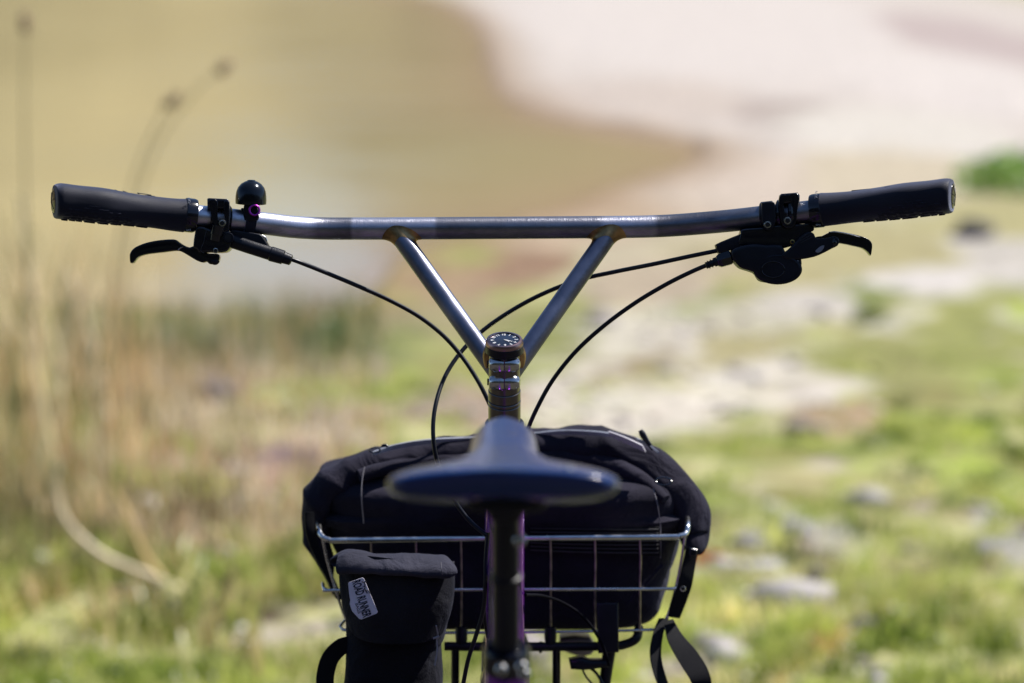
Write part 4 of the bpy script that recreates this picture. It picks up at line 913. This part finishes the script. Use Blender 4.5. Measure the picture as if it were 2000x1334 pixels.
for sx in (-1, 1):
    mb = MB(); pxtube(mb, [(988 + sx * 62, 975, 1.86, 9), (988 + sx * 55, 985, 1.90, 9), (988 + sx * 46, 978, 1.96, 9), (986 + sx * 36, 950, 2.04, 8), (986 + sx * 20, 915, 2.09, 8)], 6, 12); mb.build('saddle_rail', GLOSS, sad)
MB().prism([(905, 960), (1070, 960), (1062, 992), (1010, 1003), (965, 1003), (915, 992)], 1.875, 0.02, .004, 1).build('saddle_bracket', SATIN, sad)
# post leans back parallel to the seat tube
pt = P(988, 990, 1.95); pdir = Vector((0, 0.30, -0.954)).normalized()
post = MB().lathe(pt, pdir, [(.0101, -.01), (.0101, .20)], 36).build('seat_post', SATIN, bike)
MB().prism([(958, 985), (1018, 985), (1014, 1012), (962, 1012)], 1.945, .04, .006, 2).build('post_head', SATIN, post)
pb = pt + pdir * 0.055
MB().lathe(P(1015, 1056, 1.935), -FWD, [(.0042, -.008), (.0042, 0), (.003, .0012), (.0008, .0014)], 20).build('bolt', BOLT, post)
MB().lathe(pb, pdir, [(.0100, 0), (.0114, .001), (.0114, .006), (.0100, .007)], 32).build('post_collar', SATIN, post)
MB().lathe(pt + pdir * 0.117, pdir, [(.0150, 0), (.0172, .003), (.0172, .018), (.0150, .020)], 36).build('seat_clamp', GLOSS, bike)
for (px, py) in ((979, 1309), (1019, 1303), (1024, 1318)):
    MB().lathe(P(px, py, 1.955), -FWD, [(.0042, -.012), (.0042, 0), (.003, .0012)], 20).build('bolt', BOLT, bike)
st_top = pt + pdir * 0.135; bb = Vector((X0, st_top.y + 0.20, 0.30)); headlo = AX(1292); headhi = AX(1150)
MB().tube([st_top, bb], .016, 28).build('seat_tube', OILP, bike)
MB().tube([AX(1120) - Vector((0, .004, 0)), st_top + pdir * .03], [.0150, .0150], 28).build('top_tube', OILP, bike)
MB().tube([AX(1265), bb], .019, 28).build('down_tube', OILP, bike)
def wheel(c):
    w = MB().torus(c, (1, 0, 0), .325, .024, 64, 14).build('tyre', RUBBER, bike)
    MB().torus(c, (1, 0, 0), .298, .012, 64, 8).build('rim', SATIN, w); MB().lathe(c - Vector((.04, 0, 0)), (1, 0, 0), [(.02, 0), (.014, .01), (.014, .07), (.02, .08)], 20).build('hub', SATIN, w)
    for i in range(28):
        a = 2 * math.pi * i / 28; sx = .03 if i % 2 else -.03
        MB().tube([c + Vector((sx, math.cos(a + .3) * .018, math.sin(a + .3) * .018)), c + Vector((0, math.cos(a) * .29, math.sin(a) * .29))], .001, 4).build('spoke', BOLT, w)
fa = AX(1306) + DN * 0.02; fw = Vector((X0, fa.y + .15, .35)); rw = Vector((X0, bb.y - .43, .35))
wheel(fw); wheel(rw)
MB().lathe(AX(1306), DN, [(.019, 0), (.024, .01), (.024, .03)], 30).build('fork_crown', GLOSS, bike)
for sx in (-1, 1):
    o = Vector((sx * .05, 0, 0)); MB().tube([fa + DN * .01 + o * .4, fa + DN * .04 + o, fw + o], [.014, .014, .008], 18).build('fork_leg', GLOSS, bike)
    MB().tube([bb + o * .4, bb + o * .9 + Vector((0, -.1, .01)), rw + o], [.011, .010, .008], 16).build('chain_stay', OILP, bike)
    MB().tube([st_top + pdir * .04 + o * .25, rw + o], [.008, .007], 16).build('seat_stay', OILP, bike)

# ------------------------------------------------------------------ basket and rack
DK = 2.765
bs = empty('basket', P(985, 1240, 2.9)); bs.parent = bike; bs.location = WL[bs.name] - WL[bike.name]
def wire(pts, m, name='wire', n=8, seg=12, parent=bs):
    mb = MB(); pxtube(mb, pts, n, seg); return mb.build(name, m, parent)
FARK = DK + .25
def fz(px, py, dep):  # a point at the far side, same real height as its near twin
    p = P(px, py, DK); return Vector(((px - 1000) * K * DK, p.y + dep, p.z))
rim = [(*map(float, (622, 1006)), DK + .06, 5.6), (623, 1030, DK + .015, 5.6), (627, 1045, DK + .003, 5.8), (642, 1054, DK, 5.9), (680, 1055, DK, 5.9), (985, 1051, DK, 5.9), (1290, 1049, DK, 5.9), (1328, 1047, DK, 5.9), (1340, 1040, DK + .004, 5.8), (1343, 1022, DK + .015, 5.6), (1340, 1002, DK + .06, 5.6)]
wire(rim, CHROME, 'rim_wire', 6, 16)
# sides and far side of the rim (hidden by the bag, but there)
a = P(622, 1006, DK + .06); b = P(1340, 1002, DK + .06)
MB().tube([a, a + Vector((0, .17, 0)), a + Vector((.02, .2, 0)), b + Vector((-.02, .2, 0)), b + Vector((0, .17, 0)), b], .0029, 12).build('rim_wire', CHROME, bs)
DM = DK + .014; DBm = DK + .034
wire([(630, 1140, DM + .02, 3.4), (632, 1149, DM + .006, 3.4), (642, 1153, DM, 3.4), (660, 1153, DM, 3.4), (985, 1151, DM, 3.4), (1290, 1150, DM, 3.4), (1316, 1149, DM, 3.4), (1325, 1144, DM + .003, 3.4), (1326, 1128, DM + .02, 3.4)], CHROME, n=5)
wire([(676, 1205, DBm + .02, 3), (690, 1234, DBm, 3), (985, 1235, DBm, 3), (1270, 1230, DBm, 3), (1296, 1221, DBm + .01, 3), (1306, 1200, DBm + .03, 3)], CHROME, n=5)
for x in (725, 812, 900, 1075, 1162, 1250):
    xb = 985 + (x - 985) * 0.995; wire([(x, 1051, DK, 2.2), (x + 1, 1100, DK + .007, 2.2), (xb + 1, 1152, DM + .0005, 2.2), (xb + 1, 1233, DBm, 2.2)], RUSTW, n=4, seg=8)
for pts in ([(630, 1052, DK + .004, 3.0), (640, 1100, DM, 3), (656, 1153, DM + .006, 3), (672, 1200, DBm, 3), (690, 1236, DBm, 2.6)], [(1338, 1046, DK + .004, 3.0), (1330, 1100, DM, 3), (1320, 1148, DM + .006, 3), (1308, 1192, DBm, 3), (1292, 1228, DBm, 2.6)]):
    wire(pts, CHROME, n=5, seg=10)
# rack tubes
rk = empty('rack', P(985, 1262, 2.8)); rk.parent = bike; rk.location = WL[rk.name] - WL[bike.name]
DRk = 2.80
wire([(868, 1262, DRk, 9), (985, 1263, DRk, 9), (1180, 1262, DRk, 9), (1222, 1258, DRk, 9), (1243, 1246, DRk, 9), (1248, 1225, DRk + .01, 9)], SATIN, 'rack_tube', 6, 16, rk)
for x in (889, 1087): wire([(x, 1262, DRk, 8), (x, 1300, DRk + .003, 8), (x, 1380, DRk + .008, 8)], GLOSS, 'rack_tube', 4, 16, rk)
for x in (901, 1075): wire([(x, 1225, DRk, 12), (x, 1245, DRk, 12), (x, 1258, DRk, 10)], SATIN, 'rack_mount', 4, 14, rk)
wire([(1056, 1253, DRk, 3), (1056, 1275, DRk, 3)], SATIN, 'rack_mount', 2, 10, rk)
MB().prism([(1165, 1175), (1207, 1175), (1208, 1272), (1168, 1274)], 2.775, .012, .002).build('rack_bracket', SATIN, rk)
# lamp bracket below
wire([(1190, 1270, 2.80, 13), (1186, 1300, 2.80, 12), (1180, 1345, 2.80, 11)], SATIN, 'lamp_stay', 4, 14, rk)
lamp = MB().prism([(1110, 1284), (1135, 1278), (1150, 1284), (1186, 1284), (1188, 1298), (1140, 1304), (1114, 1302)], 2.79, .025, .004, 1).build('lamp_bracket', SATIN, rk)
wire([(1135, 1300, 2.79, 2), (1145, 1322, 2.79, 2), (1165, 1345, 2.79, 2)], HOSE, 'lamp_lead', 4, 8, rk)
wire([(1145, 1300, 2.79, 3), (1165, 1315, 2.79, 3), (1182, 1345, 2.79, 3)], HOSE, 'lamp_lead', 4, 8, rk)
MB().prism([(1092, 1236), (1150, 1236), (1158, 1262), (1140, 1272), (1104, 1264)], 2.9, .05, .006, 2).build('front_lamp', mat('lamp_grey', (.30, .27, .27), .4, .5), rk)

# ------------------------------------------------------------------ basket bag
bag = empty('basket_bag', P(985, 1235, 2.92)); tag(bag, 'black canvas roll top bag filling the wire basket', 'bag')
LV = [(1230, 2.835, 712, 1268, .15), (1222, 2.825, 700, 1284, .17), (1190, 2.815, 684, 1298, .19), (1150, 2.808, 668, 1308, .2), (1100, 2.80, 652, 1322, .21), (1050, 2.792, 640, 1332, .22), (1010, 2.775, 626, 1344, .22), (984, 2.768, 626, 1344, .21), (962, 2.774, 640, 1332, .18), (942, 2.79, 668, 1306, .14), (926, 2.808, 704, 1272, .10), (912, 2.822, 750, 1226, .065), (902, 2.832, 810, 1170, .035), (898, 2.84, 860, 1110, .015)]
rings = []
for a in cat(LV, 6):
    v, dp, xl, xr, th = a; c = P((xl + xr) / 2, v, dp); hw = (xr - xl) / 2 * K * dp; cy = c.y + th / 2; hd = th / 2; rg = []
    n_ = 160
    for j in range(n_):
        g = 2 * math.pi * j / n_; cu, sv = math.cos(g), math.sin(g)
        x_ = math.copysign(abs(cu) ** (0.36 if v > 1020 else 0.55), cu) * hw; y_ = math.copysign(abs(sv) ** (0.42 if v > 1020 else 0.6), sv) * hd
        p = Vector((c.x + x_, cy + y_, c.z)); o_ = Vector((x_, y_, 0)).normalized()
        q3 = Vector((p.x * 9, p.y * 9, p.z * 22)); w1 = noise.noise(q3 + Vector((0, noise.noise(q3 * .6) * 2, 0)))
        fold = (1 - abs(noise.noise(Vector((p.x * 13 + p.z * 10, p.y * 8, p.z * 16)))) * 2)
        up_part = 1 if v < 1040 else 0.5
        corner = math.exp(-((abs(x_) - hw) / 0.05) ** 2)
        edge = min(1, max(0, (v - 898) / 30)) * min(1, max(0, (1230 - v) / 20))
        crs = 1 - abs(noise.noise(Vector((p.x * 7 - p.z * 9, p.y * 5, p.z * 9 + p.x * 3)) + Vector((4, 4, 4)))) * 3
        p += o_ * (w1 * 0.009 + fold * 0.006 * (0.5 + corner) + max(crs, 0) * 0.007) * up_part * edge
        rg.append(p)
    rings.append(rg)
bb_ = MB().loft(rings).build('bag_body', CANVAS, bag, angle=80)
# rolled closure draped over, as a soft tube with creases
RL = [(650, 1165, 2.83, 5), (644, 1130, 2.83, 11), (632, 1090, 2.83, 17), (622, 1045, 2.825, 23), (620, 1000, 2.82, 28), (634, 964, 2.81, 28), (664, 938, 2.81, 28), (716, 914, 2.815, 27), (772, 898, 2.82, 27), (850, 884, 2.825, 27), (985, 875, 2.83, 28), (1100, 870, 2.83, 28), (1190, 876, 2.825, 29), (1258, 899, 2.82, 30), (1308, 940, 2.815, 30), (1338, 982, 2.82, 31), (1355, 1018, 2.82, 29), (1360, 1045, 2.82, 23), (1354, 1066, 2.81, 13), (1350, 1076, 2.81, 7)]
def soft_tube(pts, n, seg, flat, amp, fr, seed):
    q = cat(pts, n); P3 = [P(*a[:3]) for a in q]; mb = MB(); mb.tube(P3, [a[3] * K * a[2] for a in q], seg, True, flat)
    out = []
    for i, v in enumerate(mb.v):
        c = P3[i // seg]; o_ = (v - c); l = o_.length or 1e-6
        k = amp * 0.18 + amp * noise.noise(Vector((v.x, v.y * .6, v.z)) * fr + Vector((seed, 0, 0))) + amp * .8 * (0.3 - abs(noise.noise(Vector((v.x * 1.2 + v.z * .8, v.z, seed)) * fr * 1.5)))
        out.append(v + o_ / l * k)
    mb.v = out; return mb
soft_tube(RL, 12, 44, 1.35, 0.0075, 17, 3.3).build('rolled_top', CANVAS, bag, angle=80)
# folded layer lines below the roll
mb = soft_tube([(700, 930, 2.79, 10), (760, 915, 2.80, 13), (850, 903, 2.81, 14), (985, 900, 2.815, 14), (1100, 893, 2.815, 14), (1180, 903, 2.81, 15), (1250, 932, 2.80, 14), (1300, 975, 2.785, 9)], 8, 20, 1.4, 0.004, 22, 8.1); mb.build('closure_fold', CANVAS, bag, angle=80)
# piping and patch
mb = MB(); pxribbon(mb, [(728, 886, 2.775, 3.5, 80, .5), (770, 873, 2.79, 4.5, 80, .6), (830, 863, 2.80, 4.5, 85, .7), (900, 857, 2.815, 2.5, 90, .8), (960, 855, 2.82, 1.5, 90, .8)], 8); mb.build('piping', PIPING, bag)
mb = MB(); pxribbon(mb, [(1040, 848, 2.82, 2.5, 90, .8), (1100, 844, 2.81, 4, 90, .8), (1160, 846, 2.80, 4, 90, .8), (1200, 850, 2.79, 3, 80, .7)], 8); mb.build('piping', PIPING, bag)
mb = MB(); pxribbon(mb, [(1192, 848, 2.782, 7, 60, .5), (1225, 861, 2.778, 8.5, 60, .5), (1258, 876, 2.775, 8, 60, .5)], 6); mb.build('folded_tag', mat('pale_tag', (.50, .48, .54), .5), bag)
mb = MB(); pxribbon(mb, [(1245, 858, 2.785, 3, 60, .5), (1268, 870, 2.78, 4, 55, .5), (1286, 884, 2.775, 2, 50, .4)], 6); mb.build('piping', PIPING, bag)
# buckle loops
for c_, R_ in (((732, 879), 10), ((1296, 940), 15)):
    dpb = 2.762
    mb = MB(); mb.torus(P(*c_, dpb), -FWD + UP * .5, R_ * K * dpb, 2.4 * K * dpb, 24, 8); o = P(*c_, dpb); mb.v = [v + UP * ((v - o).dot(UP) * -.45) for v in mb.v]; mb.build('d_ring', GLOSS, bag)
wire([(745, 872, 2.77, 3), (752, 870, 2.77, 3.6), (758, 872, 2.77, 2)], GLOSS, 'zip_pull', 4, 10, bag)
wire([(1276, 878, 2.78, 4), (1264, 862, 2.78, 5), (1255, 848, 2.78, 6.5), (1251, 840, 2.78, 4.5)], SATIN, 'strap_end', 5, 12, bag)
# seams
for pts in ([(712, 912, 2.768, 1.1), (707, 940, 2.760, 1.1), (706, 975, 2.755, 1.1), (710, 1022, 2.765, 1.1)], [(1276, 955, 2.765, 1.1), (1284, 985, 2.757, 1.1), (1290, 1030, 2.765, 1.1), (1290, 1090, 2.788, 1.0)]):
    wire(pts, THREAD, 'seam', 6, 8, bag)
# front webbing panel with horizontal ridges
wp = MB().prism([(1032, 1026), (1288, 1028), (1290, 1086), (1180, 1082), (1032, 1072)], 2.783, .005, .001).build('webbing_panel', WEB, bag)
for i in range(7):
    y = 1032 + i * 7; wire([(1036, y, 2.779, 1.5), (1110, y + 1 + i * .4, 2.779, 1.5), (1200, y + 2 + i * .6, 2.779, 1.5), (1286, y + 2 + i * .6, 2.779, 1.5)], mat('faded_ridge', (.035, .034, .04), .6) if i == 0 else bpy.data.materials['faded_ridge'], 'webbing_ridge', 4, 6, wp)
mb = MB(); pxribbon(mb, [(1236, 1166, 2.79, 22, -60, .1), (1262, 1140, 2.785, 22, -55, .1), (1288, 1110, 2.79, 10, -50, .1)], 6, .003); mb.build('pocket_fold', CANVAS, bag)
# side straps
mb = MB(); pxribbon(mb, [(1352, 1070, 2.775, 12, 15, .4), (1346, 1100, 2.775, 12, 20, .4), (1338, 1140, 2.775, 13, 20, .4), (1326, 1175, 2.78, 13, 15, .4), (1316, 1205, 2.785, 11, 10, .4)], 8, .003); mb.build('side_strap', WEB, bag)
MB().prism([(1346, 1068), (1362, 1072), (1358, 1088), (1344, 1086)], 2.768, .008, .002, 1).build('strap_buckle', GLOSS, bag)
boltat(1334, 1150, 2.765, 6, bag, m=CHROME, name='snap')
mb = MB(); pxribbon(mb, [(1296, 1208, 2.79, 10, 0, .3), (1286, 1235, 2.78, 10, 5, .3), (1280, 1275, 2.77, 11, 10, .4), (1286, 1310, 2.765, 12, 15, .4), (1300, 1350, 2.76, 13, 25, .5)], 8, .0018); mb.build('hanging_strap', WEB, bag)
mb = MB(); pxribbon(mb, [(1306, 1212, 2.79, 9, -10, .3), (1318, 1245, 2.775, 15, -20, .4), (1345, 1285, 2.76, 20, -28, .3), (1366, 1320, 2.75, 20, -15, .2), (1374, 1350, 2.75, 18, 0, .1)], 8, .0018); mb.build('hanging_strap', WEB, bag)
mb = MB(); pxribbon(mb, [(604, 1000, 2.775, 9, 0, .3), (607, 1040, 2.775, 9, 0, .3), (622, 1085, 2.78, 9, 10, .3), (648, 1135, 2.785, 8, 15, .3), (662, 1170, 2.79, 7, 15, .3)], 8, .003); mb.build('side_strap', WEB, bag)

# ------------------------------------------------------------------ small pouch
pouch = empty('pouch', P(772, 1400, 2.70)); tag(pouch, 'small black cylindrical pouch with pale name tag hung on the basket front', 'pouch')
rings = []
for a in cat([(1100, 672, 876, .04), (1130, 668, 880, .045), (1180, 672, 880, .048), (1235, 676, 874, .048), (1258, 676, 864, .048), (1300, 672, 864, .048), (1380, 670, 866, .048), (1420, 676, 860, .046)], 5):
    v, xl, xr, hd = a; c = P((xl + xr) / 2, v, 2.700); hw = (xr - xl) / 2 * K * 2.66; rg = []
    for j in range(80):
        g = 2 * math.pi * j / 80; cu, sv = math.cos(g), math.sin(g)
        p = Vector((c.x + math.copysign(abs(cu) ** .7, cu) * hw, c.y + math.copysign(abs(sv) ** .75, sv) * hd, c.z))
        p += Vector((cu, sv, 0)) * noise.noise(Vector((p.x * 20, p.y * 20, p.z * 28))) * .003
        rg.append(p)
    rings.append(rg)
MB().loft(rings).build('pouch_body', CANVAS3, pouch, angle=80)
def soft_prism(outline, dep, thick, bulge, name, m, parent, bev=.003, amp=.0015):
    mb = MB().prism(outline, dep, thick, bev, 4)
    return mb
# flap: curved sheet hugging the pouch
nx, ny = 40, 34; V = []; F = []
def flap_pt(u, w_):
    # u -1..1 across, w_ 0 (top) .. 1 (bottom)
    top = np.interp(u, [-1, -.6, 0, .6, 1], [1094, 1084, 1092, 1096, 1096]); botv = 1258 - 24 * abs(u) ** 3 - 26 * abs(u) ** 12
    v = top + (botv - top) * w_; xl = 661 + 9 * w_ ** 2; xr = 888 + 2 * w_ - 8 * w_ ** 3; x = (xl + xr) / 2 + (xr - xl) / 2 * u * (1 - 0.05 * w_ ** 4)
    dp = 2.636 + 0.030 * abs(u) ** 2.6 + 0.012 * (1 - w_) ** 2 * 0 - 0.004 * math.sin(math.pi * w_)
    p = P(x, v, dp + v * 0.00002 - .022)
    p += FWD * noise.noise(Vector((p.x * 26, p.z * 26, 5))) * .004
    return p
for side_ in (0, 1):
    for i in range(ny):
        for j in range(nx):
            p = flap_pt(-1 + 2 * j / (nx - 1), i / (ny - 1)); V.append(p + FWD * .003 * side_)
idx = lambda s_, i, j: s_ * nx * ny + i * nx + j
for i in range(ny - 1):
    for j in range(nx - 1):
        F.append((idx(0, i, j), idx(0, i, j + 1), idx(0, i + 1, j + 1), idx(0, i + 1, j))); F.append((idx(1, i, j), idx(1, i + 1, j), idx(1, i + 1, j + 1), idx(1, i, j + 1)))
for i in range(ny - 1):
    for j in (0, nx - 1): F.append((idx(0, i, j), idx(0, i + 1, j), idx(1, i + 1, j), idx(1, i, j)))
for j in range(nx - 1):
    for i in (0, ny - 1): F.append((idx(0, i, j), idx(0, i, j + 1), idx(1, i, j + 1), idx(1, i, j)))
flap = link('flap', V, F, fabric_mat('flap_canvas', (0.013, 0.013, 0.017)), pouch, angle=70)
mb = soft_tube([(662, 1100, 2.648, 9), (666, 1099, 2.648, 17), (690, 1097, 2.645, 18), (740, 1101, 2.643, 16), (800, 1104, 2.643, 16), (850, 1106, 2.645, 17), (874, 1107, 2.648, 16), (881, 1108, 2.650, 8)], 7, 28, 2.4, .0022, 40, 1.7); mb.build('rolled_edge', CANVAS_LIT, pouch, angle=80)
wire([(861, 1098, 2.605, .9), (862, 1112, 2.602, .9), (864, 1122, 2.606, .9)], THREAD, 'seam', 4, 6, pouch)
# name tag
DT = 2.605
tag_out = [(680, 1139), (682, 1137), (708, 1128), (711, 1130), (738, 1195), (736, 1198), (706, 1210), (702, 1209), (688, 1194), (683, 1180), (684, 1172), (682, 1160)]
lab = MB().prism(tag_out, DT, .0008, .0002).build('name_tag', CLOTH, pouch)
ang = math.radians(-72.5); xa = Vector((math.cos(ang), 0, 0)) + UP * math.sin(ang); xa.normalize(); ya = FWD.cross(xa) ; ya = -ya if ya.dot(Vector((1, 0, 0))) < 0 else ya
za = xa.cross(ya)
text_obj('lettering', 'ROAD RUNNER', 0.0106, P(705.5, 1169, DT - .0007), xa * 0.475, ya * 1.08, INK, lab, .00005, .00026)
text_obj('lettering', 'BAGS', 0.0042, P(699, 1188, DT - .0007), xa * 1.0, ya, INK, lab, .00005)
mb = MB(); o = P(712, 1148, DT - .0007); s = K * DT
def em(pts, r): mb.tube([o + xa * a * s + ya * b * s - FWD * .0000 for a, b in pts], r * s, 6)
em([(-14, -1), (-9, 3), (-2, 2), (4, 0), (12, 2)], 1.1); em([(4, 0), (8, 6), (14, 7)], .9); em([(-9, 3), (-13, 6)], .8); em([(-2, 2), (-4, -3)], .6); em([(1, 1), (3, -4)], .6)
mb.build('bird_emblem', INK, lab)
# cords and strap of the pouch
wire([(852, 1222, 2.618, 1.6), (855, 1240, 2.625, 1.8), (853, 1250, 2.63, 1.6), (854, 1270, 2.63, 1.8), (849, 1300, 2.63, 1.6)], mat('grey_cord', (.28, .26, .30), .7), 'cord', 5, 8, pouch)
wire([(846, 1247, 2.622, 2), (858, 1243, 2.622, 2.4)], bpy.data.materials['grey_cord'], 'cord', 2, 8, pouch)
mb = MB(); pxribbon(mb, [(690, 1254, 2.68, 14, 60, .2), (668, 1262, 2.68, 16, 50, .2), (646, 1284, 2.68, 17, 25, .2), (636, 1315, 2.68, 17, 5, .2), (634, 1350, 2.68, 17, 0, .2)], 8, .002); mb.build('side_strap', WEB, pouch)
wire([(900 - 30, 1100, 2.68, 1.2), (886, 1098, 2.66, 1.2)], THREAD, 'seam', 3, 6, pouch)
